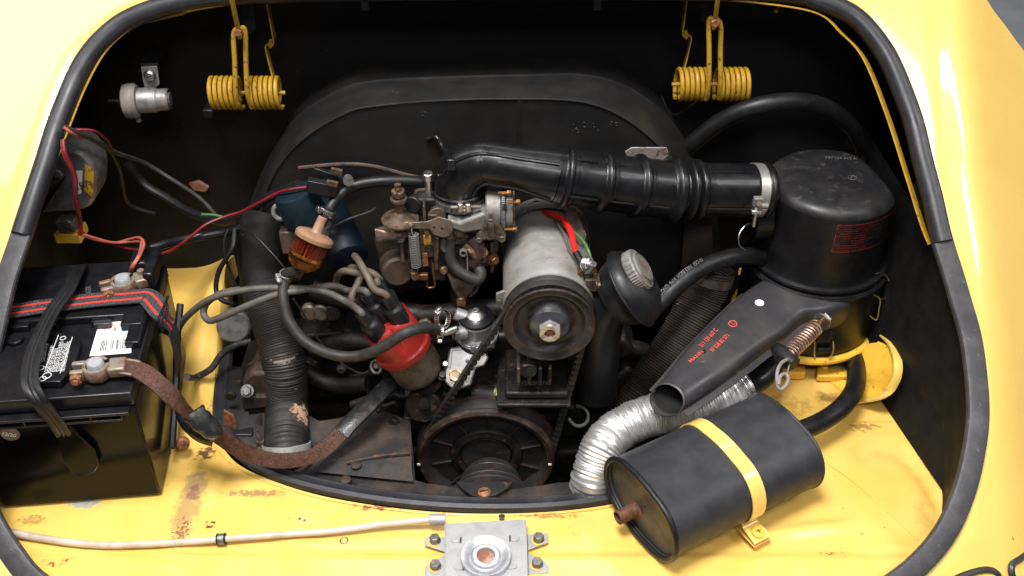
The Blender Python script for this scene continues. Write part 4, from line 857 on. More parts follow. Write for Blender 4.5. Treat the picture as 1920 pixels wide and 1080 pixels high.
# silver foil hose
sv = thing('foil_hose', 'shiny silver corrugated foil hose bending over the charcoal canister', 'duct hose', Z(1110, 905, 0))
fpts = cr([Z(1106, 938, -.04), Z(1108, 906, .0), Z(1116, 875, .018), Z(1130, 838, .036), Z(1160, 806, .040), Z(1205, 784, .046), Z(1255, 772, .049), Z(1310, 762, .052), Z(1352, 748, .056), Z(1388, 730, .060)], 12)
part('foil_tube', G().corr(fpts, .0240, .0032, .024, 40, wob=.055), M['foil'], sv)
a = (fpts[-1] - fpts[-6]).normalized()
g = G(); g.lathe([(.0240, -.006), (.0252, -.006), (.0255, -.001), (.0252, .006), (.0238, .006)], fpts[-1], a, 40); part('end_band', g, M['steel'], sv)
for k in (-.003, .003):
    g = G(); g.torus(fpts[-1] + a * k, a, .0256, .0006, 40, 6); part('band_bead', g, M['steel'], sv)
cn = thing('hot_air_duct', 'black painted elbow pipe that the silver foil hose is pushed onto', 'pipe', fpts[-1])
part('elbow', G().tube(cr([fpts[-1] - a * .012, fpts[-1] + a * .006, Z(1414, 718, .063), Z(1436, 702, .066), Z(1452, 680, .070), Z(1456, 655, .074)], 8), lambda i, q: .0225 - .0085 * ss(.15, .45, q), 28), M['boot'], cn)

# ============================================================ generator with pulley, nut and terminals
gy = .865; gc = Y(1030, 606, gy); GA = V(0, 1, 0)
gen = thing('generator', 'dull grey cylindrical generator with rusty brown pulley at its front', 'generator', gc)
part('body', G().lathe([(.020, .022), (.044, .022), (.0500, .026), (.0518, .034), (.0522, .10), (.0528, .102), (.0528, .106), (.0520, .108), (.0520, .172), (.048, .182), (.02, .184)], gc, GA, 56), M['genbody'], gen)
g = G(); g.lathe([(.0535, .150), (.0545, .150), (.0545, .174), (.0535, .174)], gc, GA, 56); part('strap_band', g, M['boltgrey'], gen)
g = G(); g.prism([Y(1058, 398, .985), Y(1078, 396, .985), Y(1098, 440, .97), Y(1090, 470, .96), Y(1062, 420, .97)], V(.4, -.6, .6), .002); part('strap_tail', g, M['ally_old'], gen)
prof = [(.0, -.0035), (.018, -.0035), (.022, -.003), (.026, .004), (.034, .0055), (.0375, .003), (.0405, -.002), (.0455, -.0025), (.0478, -.0045), (.0498, -.0052), (.0508, -.0035), (.0508, -.0015), (.0465, .003), (.0412, .0085), (.0412, .010), (.0470, .0150), (.0512, .0185), (.0512, .0205), (.046, .0215), (.02, .022)]
pu = part('pulley', G().lathe(prof, gc, GA, 72), M['pulley'], gen, smooth=50)
g = G(); g.torus(gc - Y1 * .0045, GA, .0502, .0013, 72, 8); part('pulley_rim', g, M['rustrim'], pu)
g = G(); g.lathe([(.0514, .0178), (.0520, .0195), (.0514, .0212), (.0475, .0222), (.0475, .0165)], gc, GA, 72); part('pulley_rim', g, M['rustrim'], pu)
g = G(); g.lathe([(.0228, -.0025), (.0215, -.006), (.016, -.0085), (.0135, -.0095), (.008, -.0095)], gc, GA, 48); part('dished_washer', g, mat('blued_steel_washer', (.10, .11, .13), .35, .7, c2=(.06, .045, .04), sc2=90), pu)
g = G(); g.nut(gc - Y1 * .0085, -GA, .0128, .010, .0062); part('pulley_nut', g, mat('worn_hex_nut', (.50, .48, .45), .38, .7, c2=(.28, .25, .22), sc2=180, bump=.2), pu)
g = G(); g.cyl(gc - Y1 * .0088, -GA, .0060, .006, 24, ch=.0008); part('shaft_end', g, M['rustbolt'], pu)
g = G(); g.box(gc + V(-.0215, -.0006, .0135), .008, .004, .0035, (V(.7, 0, .7), Y1, V(-.7, 0, .7))); part('key_slot', g, M['hole'], pu)
g = G(); g.prism([Y(930, 568, .90), Y(930, 552, .90), Y(945, 546, .90), Y(958, 552, .90), Y(958, 588, .90), Y(945, 585, .90)], Y1, .004); eb = part('ear_bracket', g, M['silver'], gen, bevel=.0008)
g = G(); g.cyl(Y(936, 565, .899), -Y1, .0028, .002, 12); part('ear_screw', g, M['boltgrey'], eb)
p = Y(1100, 495, .90); g = G(); g.hexbolt(p, V(.5, -.7, .5), .0065, .006, washer=.009); g.cyl(p, V(.5, -.7, .5), .003, .015, 12); part('terminal', g, M['steel'], gen)
g = G(); g.box(Y(1092, 507, .905), .006, .012, .014, (V(.8, -.3, -.5).normalized(), V(.3, .9, 0).normalized(), V(.5, -.1, .85).normalized())); part('terminal_tab', g, M['copper'], gen, bevel=.001)
p = Y(1110, 530, .90); g = G(); g.box(p, .016, .012, .016); g.hexbolt(p + V(.004, -.004, 0), V(1, -.15, .03), .0052, .008, washer=.007); g.cyl(p + V(.004, -.004, 0), V(1, -.15, .03), .0026, .022, 10); part('terminal', g, M['ally_old'], gen, bevel=.0005)
w1 = solo('generator_wire', G().tube(cr([Y(1005, 397, 1.03), Y(1030, 400, 1.00), Y(1055, 412, .98), Y(1070, 435, .95), Y(1077, 465, .925), Y(1081, 478, .915)], 8), .0036, 12), mat('bright_red_sleeve', (.55, .012, .012), .35), 'thick bright red wire on top of the generator', 'wire')
solo('generator_wire', G().tube(cr([Y(1080, 474, .917), Y(1085, 484, .91), Y(1092, 494, .903)], 6), .0044, 12), M['rubber'], 'black sleeve end of the red wire at the generator terminal', 'cable end')
solo('generator_wire', G().tube(cr([Y(1000, 400, 1.02), Y(1030, 410, 1.0), Y(1065, 428, .97), Y(1090, 448, .94), Y(1103, 470, .92), Y(1110, 495, .91), Y(1116, 515, .90)], 8), .0018, 10), M['greenwire'], 'thin green wire on the right shoulder of the generator', 'wire')
solo('ring_terminal', G().tube([Y(1112, 500, .905), Y(1117, 522, .90)], .0030, 10), M['copper'], 'brass crimp at the end of the green wire', 'cable end')
solo('generator_wire', G().tube(cr([Y(1040, 412, .99), Y(1058, 440, .95), Y(1068, 470, .93), Y(1090, 498, .905)], 8), .0014, 8), M['greylead'], 'thin grey brown wire beside the red generator wire', 'wire')
g = G(); g.prism([Y(985, 388, 1.03), Y(1005, 378, 1.03), Y(1040, 384, 1.03), Y(1045, 390, 1.03), Y(1010, 392, 1.03)], Z1, .002)
solo('torn_gasket', g, M['ally_old'], 'small pale torn scrap between the intake boot and the generator', 'scrap')

# ============================================================ crank pulley
cc = V(Y(910, 800, .865).x, .865, -.046)
ck = thing('crank_pulley', 'large black crank pulley with rusty rim and two white marks', 'pulley', cc)
pr = [(.0, .004), (.030, .004), (.032, .008), (.070, .009), (.0735, .004), (.0765, -.004), (.0815, -.0052), (.0850, -.0035), (.0858, .0005), (.0855, .0025), (.078, .008), (.0765, .0125), (.083, .0185), (.0868, .0205), (.0868, .0228), (.080, .024), (.0, .024)]
cp_ = part('pulley_disc', G().lathe(pr, cc, GA, 96), M['pulley'], ck, smooth=50)
g = G(); g.lathe([(.0762, -.0044), (.0790, -.0062), (.0822, -.0064), (.0852, -.0042), (.0862, .0004), (.0850, .002)], cc, GA, 96); part('rim', g, M['rustrim'], ck)
g = G(); g.lathe([(.0845, .0192), (.0874, .0205), (.0876, .0230), (.0850, .0245)], cc, GA, 96); part('rim', g, M['rustrim'], ck)
for k in range(10):
    t = 2 * PI * k / 10 + .25; u = V(math.cos(t), 0, math.sin(t))
    g = G(); g.bar(cc + u * .036 + Y1 * .007, cc + u * .071 + Y1 * .007, .0028, .004, up=Y1); part('rib', g, M['pulley'], ck, bevel=.0008)
g = G(); g.lathe([(.046, .0085), (.044, .003), (.036, .001), (.032, .006)], cc, GA, 48); part('hub_ring', g, M['grime'], ck)
for px in (785, 1031):
    p = Y(px, 871, .8588); g = G(); g.box(p, .0042, .0012, .0036); part('white_mark', g, M['white_dot'], ck, bevel=.0004)
# belt round both pulleys
r1, r2 = .0460, .0815; d = gc - cc; Lc = V(d.x, 0, d.z); dist = Lc.length; base = math.atan2(d.z, d.x); off = math.acos((r2 - r1) / dist)
def arcp(c, r, a0, a1, n): return [V(c.x + r * math.cos(a0 + (a1 - a0) * k / n), gy + .0115, c.z + r * math.sin(a0 + (a1 - a0) * k / n)) for k in range(n + 1)]
bp = arcp(gc, r1, base - off, base + off, 40) + arcp(cc, r2, base + off, base + 2 * PI - off, 60)
bp, _ = resample(bp + [bp[0]], .0011); bp = bp[:-1]
SGN = 1
def bprof(i, t):
    tooth = .0026 if (i % 8) < 4 else 0
    sg = SGN
    return [(-.0050, sg * -.0030), (.0050, sg * -.0030), (.0034, sg * (.0020 + tooth)), (-.0034, sg * (.0020 + tooth))]
mid = (gc + cc) / 2
belt = solo('fan_belt', G().sweep(bp, bprof, up=Y1, closed=True), M['rubber_dusty'], 'cogged black drive belt from generator pulley down to crank pulley', 'belt', smooth=25)
# loose ring right of the belt
g = G(); g.torus(Y(1085, 780, .90), V(-.35, -.75, .6), .0125, .0024, 32, 8)
solo('wire_ring', g, mat('greyish_green_ring', (.16, .17, .15), .45, .3), 'pale grey ring hanging in the dark right of the belt', 'ring')

# oil filler neck with its cap
of = thing('oil_filler', 'black oil filler neck right of the generator with silver ribbed cap', 'oil filler', Y(1190, 560, .95))
oc = Y(1199, 505, .90); oax = (V(.79, -.03, .61)).normalized()
g = G(); g.lathe([(.0, 0.006), (.017, .006), (.0185, .0045), (.0195, .0035), (.0235, .003), (.0245, .001), (.0245, -.0075), (.0235, -.009), (.015, -.009)], oc, oax, 96, rf=lambda t, h: 1 + (.018 * (1 if int(t / (2 * PI) * 96) % 2 else -1) if h < .002 and h > -.008 else 0)); part('filler_cap', g, M['ally'], of, smooth=25)
g = G(); g.lathe([(.0163, .0063), (.0170, .0068), (.0177, .0063)], oc, oax, 48); part('cap_ring', g, M['boltgrey'], of)
u_, v_, w_ = frame(oax); ux_ = (X1 - oax * X1.dot(oax)).normalized(); uy_ = oax.cross(ux_)
text('OIL', .010, oc + oax * .0062 - ux_ * .009 - uy_ * .003, ux_, uy_, mat('dull_red_print', (.25, .05, .04), .5), bpy.data.objects['filler_cap'])
_up = V(0, SP, CP); _up = (_up - oax * _up.dot(oax)).normalized(); nc = oc - oax * .008 - _up * .0235 + V(.006, .02, 0); g = G(); g.lathe([(0, .004), (.020, .004), (.028, .002), (.038, -.004), (.0445, -.012), (.0462, -.018), (.0462, -.022), (.042, -.024), (.039, -.034), (.034, -.046), (.0, -.050)], nc, oax, 56); part('filler_neck', g, M['blackpaint'], of, smooth=50)
g = G(); g.tube(cr([nc - oax * .04, nc - oax * .06 - Z1 * .03, nc - oax * .06 - Z1 * .14], 6), .026, 24); part('lower_neck', g, M['blackpaint'], of)
g = G(); g.cyl(oc - oax * .016, oax, .0185, .010, 32); part('cap_stem', g, M['blackpaint'], of)
g = G(); g.torus(nc - oax * .020, oax, .0468, .0013, 56, 8); part('neck_seam', g, M['blackpaint'], of)
cable('breather_hose', [Y(1215, 592, .93), Y(1235, 570, .94), Y(1265, 540, .955), Y(1300, 512, .97), Y(1345, 490, .985), Y(1390, 480, 1.0), Y(1430, 482, 1.02)], .0108, M['rubber'], 'black hose with faint print from oil filler to air cleaner', 'hose', seg=18)
bh = bpy.data.objects['breather_hose']
hw = [Y(1238, 566, .929), Y(1268, 537, .944), Y(1302, 510, .958), Y(1345, 488, .973), Y(1390, 477, .988)]
def hosewrap(x, y):
    P = cr(hw, 10); s = x; L = 0
    for a, b in zip(P, P[1:]):
        l = (b - a).length
        if L + l >= s or b is P[-1]:
            t = (s - L) / l; p = a.lerp(b, t); d_ = (b - a).normalized(); n_ = V(0, -.75, .65); n_ = (n_ - d_ * n_.dot(d_)).normalized(); up = n_.cross(d_)
            th = y / .0108; o_ = p + V(0, .013, -.0025) * 1.0
            return o_ + n_ * (.0113 * math.cos(th)) + up * (.0113 * math.sin(th))
        L += l
text('CONTI  9x14  HOSE DIN  ISO-N', .0068, V(0, 0, 0), X1, Y1, M['greyprint'], bh, squeeze=.7, wrap=hosewrap)
cable('upper_hose', [Y(1275, 290, 1.14), Y(1300, 268, 1.13), Y(1345, 232, 1.12), Y(1400, 205, 1.11), Y(1460, 192, 1.11), Y(1520, 194, 1.12), Y(1565, 212, 1.13), Y(1600, 245, 1.14), Y(1620, 290, 1.15)], .0112, M['rubber'], 'black hose arching over the air cleaner in the upper right corner', 'hose', seg=18)
cable('thin_black_wire', [Y(1240, 180, 1.18), Y(1262, 215, 1.17), Y(1300, 195, 1.18), Y(1330, 160, 1.19)], .0018, M['rubber'], 'thin black wire running behind right end of the shroud', 'wire')
# ============================================================ distributor, its boots and the ignition leads
da = V(-.40, -.02, .916).normalized(); dc = Y(757, 652, .90)
dist_t = thing('distributor', 'red capped distributor with dull grey drum body, centre left', 'distributor', dc - da * .06)
dbase = .0
u0 = V(-.35, -.94, -.1); 
part('drum', G().lathe([(.0, -.066), (.012, -.066), (.013, -.054), (.022, -.050), (.0285, -.044), (.0300, -.038), (.0312, -.004), (.0316, 0)], dc, da, 48), mat('tarnished_brown_drum', (.17, .14, .11), .42, .55, c2=(.09, .065, .045), sc2=40, lo=.42, hi=.65, c3=(.04, .03, .025), sc3=110, bump=.12, bsc=250), dist_t)
lob = lambda t, h: 1 + (.20 * ss(.008, .016, h)) * (abs(math.cos(2 * t)) ** .6 - .62)
part('cap', G().lathe([(.0318, -.003), (.0345, -.003), (.0350, .0), (.0350, .005), (.0330, .0070), (.0325, .009), (.0318, .018), (.0308, .032), (.0295, .045), (.0265, .049), (.012, .050), (0, .050)], dc, da, 96, up=u0, rf=lob), M['red'], dist_t, smooth=40)
u_, v_, w_ = frame(da, u0)
for k in range(4):
    t = PI / 2 * k; rd = u_ * math.cos(t) + v_ * math.sin(t)
    part('cap_tower', G().lathe([(.0102, .008), (.0102, .052), (.0085, .054), (0, .054)], dc + rd * .0205, da, 24), M['red'], dist_t)
part('cap_tower', G().lathe([(.009, .048), (.0085, .058), (0, .058)], dc, da, 20), M['red'], dist_t)
tops = []
for k in range(5):
    t = PI / 2 * k; rd = (u_ * math.cos(t) + v_ * math.sin(t)) * (.0205 if k < 4 else 0)
    o = dc + rd + da * (.044 if k < 4 else .052)
    lean = (da + rd * 4).normalized()
    g = G(); g.lathe([(.0112, -.004), (.0118, -.003), (.0118, .0205), (.0108, .0225), (.0080, .024), (.0076, .0255), (.0073, .038), (.0066, .040), (.0045, .040)], o, lean, 24)
    lab = ['front left', 'front right', 'rear right', 'rear left', 'middle'][k]
    part('lead_boot', g, M['rubber'], dist_t, smooth=50); tops.append((o + lean * .037, lean))
g = G(); g.sweep(cr([dc + u_ * .012 + v_ * -.034 - da * .02, dc + u_ * .010 - v_ * .037 - da * .005, dc + u_ * .012 - v_ * .034 + da * .014], 5), [(-.0006, -.005), (.0006, -.005), (.0006, .005), (-.0006, .005)], up=v_)
part('cap_clip', g, M['brown_metal'], dist_t)
g = G(); g.torus(Y(705, 688, .89), V(-.5, -.7, .4), .0075, .0016, 20, 8); g.ball(Y(706, 686, .89), .004, 10); part('cap_clip', g, M['silver'], dist_t)
g = G(); g.prism([Y(785, 605, .905), Y(800, 600, .905), Y(812, 612, .905), Y(806, 625, .905), Y(788, 622, .905)], Y1, .005); part('side_bracket', g, M['ally_old'], dist_t, bevel=.001)
g = G(); g.cyl(dc - da * .066, da, .020, .008, 24); g.hexbolt(Y(830, 705, .89), V(0, -.5, .8), .0045, .006, washer=.006)
part('base_clamp', g, M['grime'], dist_t)
# leads, from boot to engine
print('tops', [(round((p - CAM).x / ((p - CAM).dot(V(0, CP, -SP))) * FPX + 960), round(540 - FPX * ((p - CAM).dot(V(0, SP, CP))) / ((p - CAM).dot(V(0, CP, -SP))))) for p, _ in tops])
def lead(k, pts, m, lab, r=.0041):
    p, l = tops[k]; return cable('ignition_lead', [p - l * .008, p + l * .006] + pts, r, m, lab, 'ignition lead', seg=12, group='ignition leads fanning out of the distributor cap')
lead(0, [Y(648, 565, .91), Y(600, 545, .915), Y(533, 540, .92), Y(467, 543, .92), Y(400, 558, .92), Y(352, 592, .93), Y(328, 628, .95), Y(322, 650, .97)], M['greylead'], 'ignition lead running farthest left in a long flat arch to battery')
lead(4, [Y(655, 545, .93), Y(620, 536, .925), Y(560, 545, .915), Y(520, 552, .91), Y(467, 572, .905), Y(417, 594, .905), Y(393, 601, .91), Y(382, 588, .92), Y(388, 568, .925), Y(415, 550, .93), Y(450, 543, .94)], M['greylead'], 'ignition lead that doubles back in a loop over the yellow sheet')
lead(3, [Y(675, 520, .925), Y(660, 510, .925), Y(642, 509, .93), Y(632, 520, .94), Y(628, 545, .95)], M['leadwire'], 'ignition lead bent in a small hook just left of the boots')
lead(1, [Y(702, 542, .89), Y(690, 520, .90), Y(675, 493, .92), Y(665, 480, .95)], M['leadwire'], 'tan ignition lead rising straight from the front right boot')
lead(2, [Y(712, 524, .935), Y(696, 511, .94), Y(668, 503, .955), Y(650, 500, .97)], M['leadwire'], 'short tan ignition lead leaving the rear right boot')

# ============================================================ fuel pump
pc = Y(893, 592, .925); pa = V(-.02, -.10, .99).normalized()
fp_ = thing('fuel_pump', 'bright cast metal fuel pump with black domed lid, centre', 'fuel pump', Y(880, 700, .90))
part('lid', G().lathe([(.0, .0075), (.004, .007), (.008, .0045), (.0110, .0022), (.0175, .0004), (.0205, -.0004), (.0212, -.002), (.0208, -.004)], pc, pa, 56), mat('black_pump_lid', (.004, .004, .005), .30, rv=.03, spec=.4), fp_)
g = G(); g.lathe([(.0, .0082), (.0042, .0074), (.0082, .0050), (.0112, .0026)], pc, pa, 40); part('lid_cone', g, M['steel'], fp_)
g = G(); g.hexbolt(pc + pa * .007, pa, .0042, .0035); part('lid_screw', g, M['steel'], fp_)
part('body', G().lathe([(.0208, -.004), (.0215, -.006), (.0205, -.009), (.0200, -.024), (.0225, -.027), (.0245, -.029), (.0245, -.035), (.0225, -.037)], pc, pa, 56), M['ally_new'], fp_)
part('diaphragm', G().lathe([(.0250, -.035), (.0262, -.0365), (.0262, -.039), (.024, -.040)], pc, pa, 48), M['rubber'], fp_)
for k in range(6):
    t = k * PI / 3 + .35; q = pc + V(math.cos(t), math.sin(t), 0) * .0225 - pa * .0395
    g = G(); g.cyl(q, pa, .0042, .0115, 14, ch=.0006); g.cyl(q + pa * .0115, pa, .0026, .0016, 10); part('flange_screw', g, M['ally_new'], fp_)
for k in (-.029, -.0325): 
    g = G(); g.torus(pc + pa * k, pa, .0247, .0009, 48, 6); part('cast_rib', g, M['ally_new'], fp_)
g = G(); g.cyl(pc + V(-.012, -.012, -.015), V(-.85, -.35, .1), .0085, .016, 16, r2=.0075, ch=.001); part('inlet_boss', g, M['ally_new'], fp_)
g = G(); g.cyl(pc + V(-.012, .002, -.004), V(-.9, .1, .3), .0080, .014, 16, ch=.001); part('inlet_boss', g, M['ally_new'], fp_)
g = G(); g.tube([Y(858, 615, .90), Y(846, 620, .90), Y(832, 625, .898)], lambda i, q: .0034 + (.0012 if i == 1 else 0), 12); part('nipple', g, M['steel'], fp_)
pl = [(843, 652), (870, 648), (912, 652), (916, 672), (908, 686), (892, 690), (884, 722), (868, 728), (846, 728), (834, 716), (833, 700)]
g = G(); n_ = V(.05, -.72, .69).normalized(); ob = Y(860, 690, .895)
pp = [PL(x, y, ob, n_) for x, y in pl]; g.prism([p - n_ * .014 for p in pp], n_, .014); part('mounting_foot', g, M['ally_new'], fp_, bevel=.0022)
g = G(); q = [PL(x, y, ob, n_) for x, y in [(848, 657), (880, 655), (898, 660), (880, 690), (872, 696), (843, 698)]]; g.prism([p for p in q], n_, .0015); part('foot_face', g, M['ally_new'], fp_, bevel=.0007)
g = G(); g.hexbolt(PL(853, 705, ob, n_), n_, .0072, .007, washer=.0095); part('foot_bolt', g, mat('brownish_bolt', (.30, .22, .14), .4, .8, c2=(.55, .52, .46), sc2=150), fp_)
g = G(); g.hexbolt(PL(835, 682, ob, n_), n_, .0035, .006); part('side_screw', g, M['steel'], fp_)
g = G(); g.ball(PL(876, 677, ob, n_) + n_ * .0016, .0024, 10); part('casting_pip', g, M['ally_new'], fp_)
g = G(); g.add([PL(x, y, ob, n_) + n_ * .0004 for x, y in [(852, 716), (860, 714), (862, 719), (854, 721)]], [(0, 1, 2, 3)]); part('green_dab', g, mat('green_paint_dab', (.03, .42, .32), .5), fp_)
def worm(name, c, ax, r, label, wd=.0035, screw=V(0, -1, .3), par=None, m=None):
    ax = Vector(ax).normalized(); m = m or M['steel']
    t = thing(name, label, 'hose clamp', c)
    part('band', G().lathe([(r, -wd), (r + .0009, -wd), (r + .0009, wd), (r, wd)], c, ax, 40), m, t)
    for k in range(26):
        a = 2 * PI * k / 26; uu, vv, _ = frame(ax, screw); rd = uu * math.cos(a) + vv * math.sin(a); tg = ax.cross(rd)
        if k in (0, 1, 25): continue
        part('band_slot', G().box(c + Vector(rd) * (r + .00085), .0008, .0011, wd * 1.3, (Vector(rd), tg, ax)), M['ink'], t)
    uu, vv, _ = frame(ax, screw); g = G(); g.box(c + uu * (r + .003), .005, .0075, wd * 1.7, (uu, vv, ax)); hs = part('screw_housing', g, m, t, bevel=.0012)
    g = G(); g.hexbolt(c + uu * (r + .003) + vv * .003, vv, .0030, .0055); part('screw', g, m, hs)
    return t
# fuel filter
fc = Y(591, 441, .93); fa_ = V(.42, .42, .80).normalized()
ff = thing('fuel_filter', 'clear amber plastic fuel filter with pleated red brown paper', 'fuel filter', fc - fa_ * .04)
part('housing', G().lathe([(.0034, -.056), (.0044, -.055), (.0048, -.044), (.010, -.042), (.0165, -.037), (.0192, -.030), (.0196, -.002)], fc, fa_, 48), M['amber'], ff)
part('cap_flange', G().lathe([(.0196, -.006), (.0216, -.006), (.0222, -.004), (.0222, -.001), (.0205, .0012), (.0150, .0032), (.0070, .0040), (.0058, .006), (.0052, .022), (.0040, .023)], fc, fa_, 48), M['amber_cap'], ff)
part('paper_element', G().lathe([(.0, -.0245), (.0158, -.0245), (.0158, -.003), (0, -.003)], fc, fa_, 128, rf=lambda t, h: 1 - .24 * (0.5 + .5 * math.cos(t * 22))), M['pleat'], ff, smooth=20)
part('brass_ring', G().lathe([(.0155, -.0275), (.0172, -.0275), (.0172, -.0240), (.0155, -.0240)], fc, fa_, 48), mat('bright_brass', (.80, .50, .12), .22, .95), ff)
part('fuel', G().lathe([(0, -.0405), (.009, -.040), (.0155, -.0355), (.0178, -.0300), (0, -.0300)], fc, fa_, 40), mat('fuel_liquid', (.70, .36, .13), .05, 0, rv=0, trans=.9, ior=1.2), ff)
fb = fc - fa_ * .052; ft = fc + fa_ * .021
worm('hose_clamp', Y(537, 517, .925), V(.25, -.1, .95), .0072, 'dull worn clamp under the amber filter at the hose end', .0040, V(-.9, -.5, .1), m=mat('scuffed_clamp', (.52, .50, .47), .4, .8, c2=(.25, .22, .2), sc2=200, bump=.6, bsc=500))
worm('hose_clamp', Y(614, 398, .955), V(.45, .35, .8), .0078, 'shiny clamp above the amber filter beside the blue cap', .0035, V(-.9, -.3, .25))
cable('fuel_hose', [fb + fa_ * .006, Y(538, 513, .925), Y(533, 530, .92), Y(531, 560, .905), Y(541, 600, .89), Y(572, 640, .875), Y(620, 664, .865), Y(670, 668, .86), Y(715, 652, .855), Y(755, 627, .855), Y(785, 616, .865), Y(808, 616, .88), Y(822, 622, .893)], .0064, M['rubber_dusty'], 'grey black fuel hose looping under the filter across the red cap', 'hose', seg=16)
cable('fuel_hose', [ft - fa_ * .008, Y(612, 402, .955), Y(620, 388, .965), Y(635, 368, .975), Y(660, 350, .985), Y(700, 341, .99), Y(750, 339, .995), Y(800, 342, 1.0), Y(830, 350, 1.01)], .0066, M['rubber'], 'upper fuel hose from the amber filter towards the carburettor', 'hose', seg=16)
worm('hose_clamp', Y(825, 622, .893), V(.9, .1, -.12), .0078, 'silver clamp at the fuel hose end by the pump inlet', .0035, V(-.3, -.75, -.7))
worm('hose_clamp', Y(830, 598, .905), V(.75, -.45, .35), .0100, 'larger silver clamp standing up behind the pump inlet clamp', .0035, V(.2, -.1, 1))
# ignition coil and the blue capped can
ic = thing('ignition_coil', 'dark blue cylindrical coil with faded white print behind filter', 'ignition coil', Y(640, 470, 1.0))
ca = Y(652, 485, .965); cb = Y(606, 385, 1.045); cax = (cb - ca).normalized()
can = part('can', G().lathe([(0, -.004), (.018, -.004), (.0235, -.002), (.026, .002), (.0262, .075), (.024, .08), (0, .08)], ca, cax, 48), M['blue'], ic)
ux_ = (X1 - cax * X1.dot(cax)).normalized()
def cwrap(px, py, rad, c, ax, ph, h0):
    uu, vv, ww = frame(ax, V(0, -1, .3))
    def f(x, y):
        th = ph - x / rad; return c + ax * (h0 + y) + (uu * math.cos(th) + vv * math.sin(th)) * (rad + .0004)
    return f
for k, s_ in enumerate(['NUR MIT', 'VORWIDERSTAND', 'ONLY WITH', 'RESISTANCE', '12V']):
    text(s_, .0042, V(0, 0, 0), X1, Y1, M['greyprint'], can, squeeze=.7, wrap=(lambda kk: (lambda x, y: cwrap(0, 0, .0262, ca, cax, .45, .045 - kk * .0055)(x, y)))(k))
bc_ = thing('capped_can', 'silver can with petrol blue cap standing left of the filter', 'oil vent can', Y(580, 430, .99))
ba = Y(586, 432, .985); bb = Y(556, 362, .985) ; bax = (V(-.28, .05, .95)).normalized()
part('can', G().lathe([(0, -.012), (.018, -.012), (.0215, -.008), (.0235, 0), (.0238, .030)], ba, bax, 40), M['silver'], bc_)
part('cap', G().lathe([(.0240, .016), (.0262, .0165), (.0265, .019), (.0255, .048), (.0235, .054), (.018, .056), (0, .056)], ba, bax, 40), M['capblue'], bc_)
g = G(); g.torus(Y(527, 397, .985), V(.1, -1, .3), .009, .0028, 20, 8); part('lug', g, M['silver'], bc_)
g = G(); g.box(Y(545, 450, .985), .022, .015, .032); part('bracket', g, M['ally_old'], bc_, bevel=.002)
cn_ = thing('plug_block', 'black connector bar with two orange brown tabs above the filter', 'connector', Y(620, 335, .97))
g = G(); g.bar(Y(588, 318, .98), Y(648, 338, .98), .008, .006, up=Y1); part('bar', g, M['rubber'], cn_, bevel=.001)
g = G(); g.bar(Y(576, 346, .97), Y(632, 356, .97), .016, .010, up=Y1); part('bar', g, M['rubber'], cn_, bevel=.001)
for x, y, yy in ((631, 321, .972), (623, 344, .963)):
    g = G(); g.box(Y(x, y, yy), .013, .004, .007, (V(.96, 0, -.26), Y1, V(.26, 0, .96))); part('connector_tab', g, M['brown_metal'], cn_, bevel=.0008)
g = G(); g.cyl(Y(652, 336, .975), V(.3, -1, .2), .006, .006, 14); part('bar_end', g, M['boltgrey'], cn_)

# ============================================================ carburettor
CY = .975
cb_ = thing('carburettor', 'grimy cast metal carburettor with return spring and linkage, centre', 'carburettor', Y(870, 560, CY))
def C(x, y, yy=CY): return Y(x, y, yy)
def P_(name, g, m, **k): return part(name, g, m, cb_, **k)
tc_ = Z(861, 372, .252)   # throat centre
def ring_at(px, py, r, h0, h1, m, name, seg=48, yy=.995):
    c = Y(px, py, yy); g = G(); g.lathe([(r * .96, h0), (r, h0 + .0008), (r, h1 - .0008), (r * .96, h1)], c, Z1, seg); return P_(name, g, m)
ring_at(861, 366, .0312, -.007, .007, mat('dull_band_metal', (.17, .155, .14), .45, .5, c2=(.1, .085, .07), sc2=90), 'throat_band')
ring_at(861, 384, .0298, -.006, .002, M['blackpaint'], 'throat_base')
ring_at(864, 397, .0300, -.008, .004, M['ally'], 'throat_casting')
g = G(); p = Y(872, 396, .960); g.cyl(p + V(-.005, 0, 0), Z1, .0034, .011, 12, ch=.0008); P_('band_screw', g, M['steel'])
g = G(); g.cyl(p + V(.0035, 0, 0), Z1, .0034, .011, 12, ch=.0008); P_('band_screw', g, M['steel'])
g = G(); g.tube([p + V(-.016, .002, .004), p + V(.018, 0, .006)], .0018, 10); P_('band_screw', g, M['silver'])
g = G(); g.prism([C(838, 412, .955), C(862, 418, .955), C(906, 400, .955), C(914, 405, .955), C(908, 432, .955), C(870, 438, .955), C(845, 430, .955)], Y1, .045); P_('air_horn', g, M['ally'], bevel=.003)
g = G(); g.lathe([(.024, 0), (.025, .002), (.025, .020), (.022, .022)], Y(862, 420, .995) - Z1 * .02, Z1, 36); P_('barrel', g, M['ally_old'])
g = G(); g.box(C(923, 412, .975), .020, .03, .042); P_('choke_casting', g, M['ally'], bevel=.005); g = G(); g.cyl(C(911, 392, .975), X1, .0225, .018, 40, ch=.0015); P_('choke_housing', g, M['ally'])
g = G(); g.cyl(C(940, 393, .975), X1, .0248, .005, 40, ch=.001); P_('choke_ring', g, M['boltgrey'])
g = G(); g.cyl(C(948, 393, .975), X1, .0222, .009, 40, ch=.001); P_('choke_cover', g, M['ally'])
g = G(); g.bar(C(963, 360, .955), C(964, 428, .955), .006, .0025, up=X1); P_('retaining_strip', g, M['brown_metal'], bevel=.0006)
for x, y in ((968, 379), (962, 430), (951, 362)):
    g = G(); g.hexbolt(C(x, y, .953), X1, .0034, .0045) ; g.cyl(C(x, y, .953), -X1, .0020, .010, 10); P_('cover_screw', g, M['copper'])
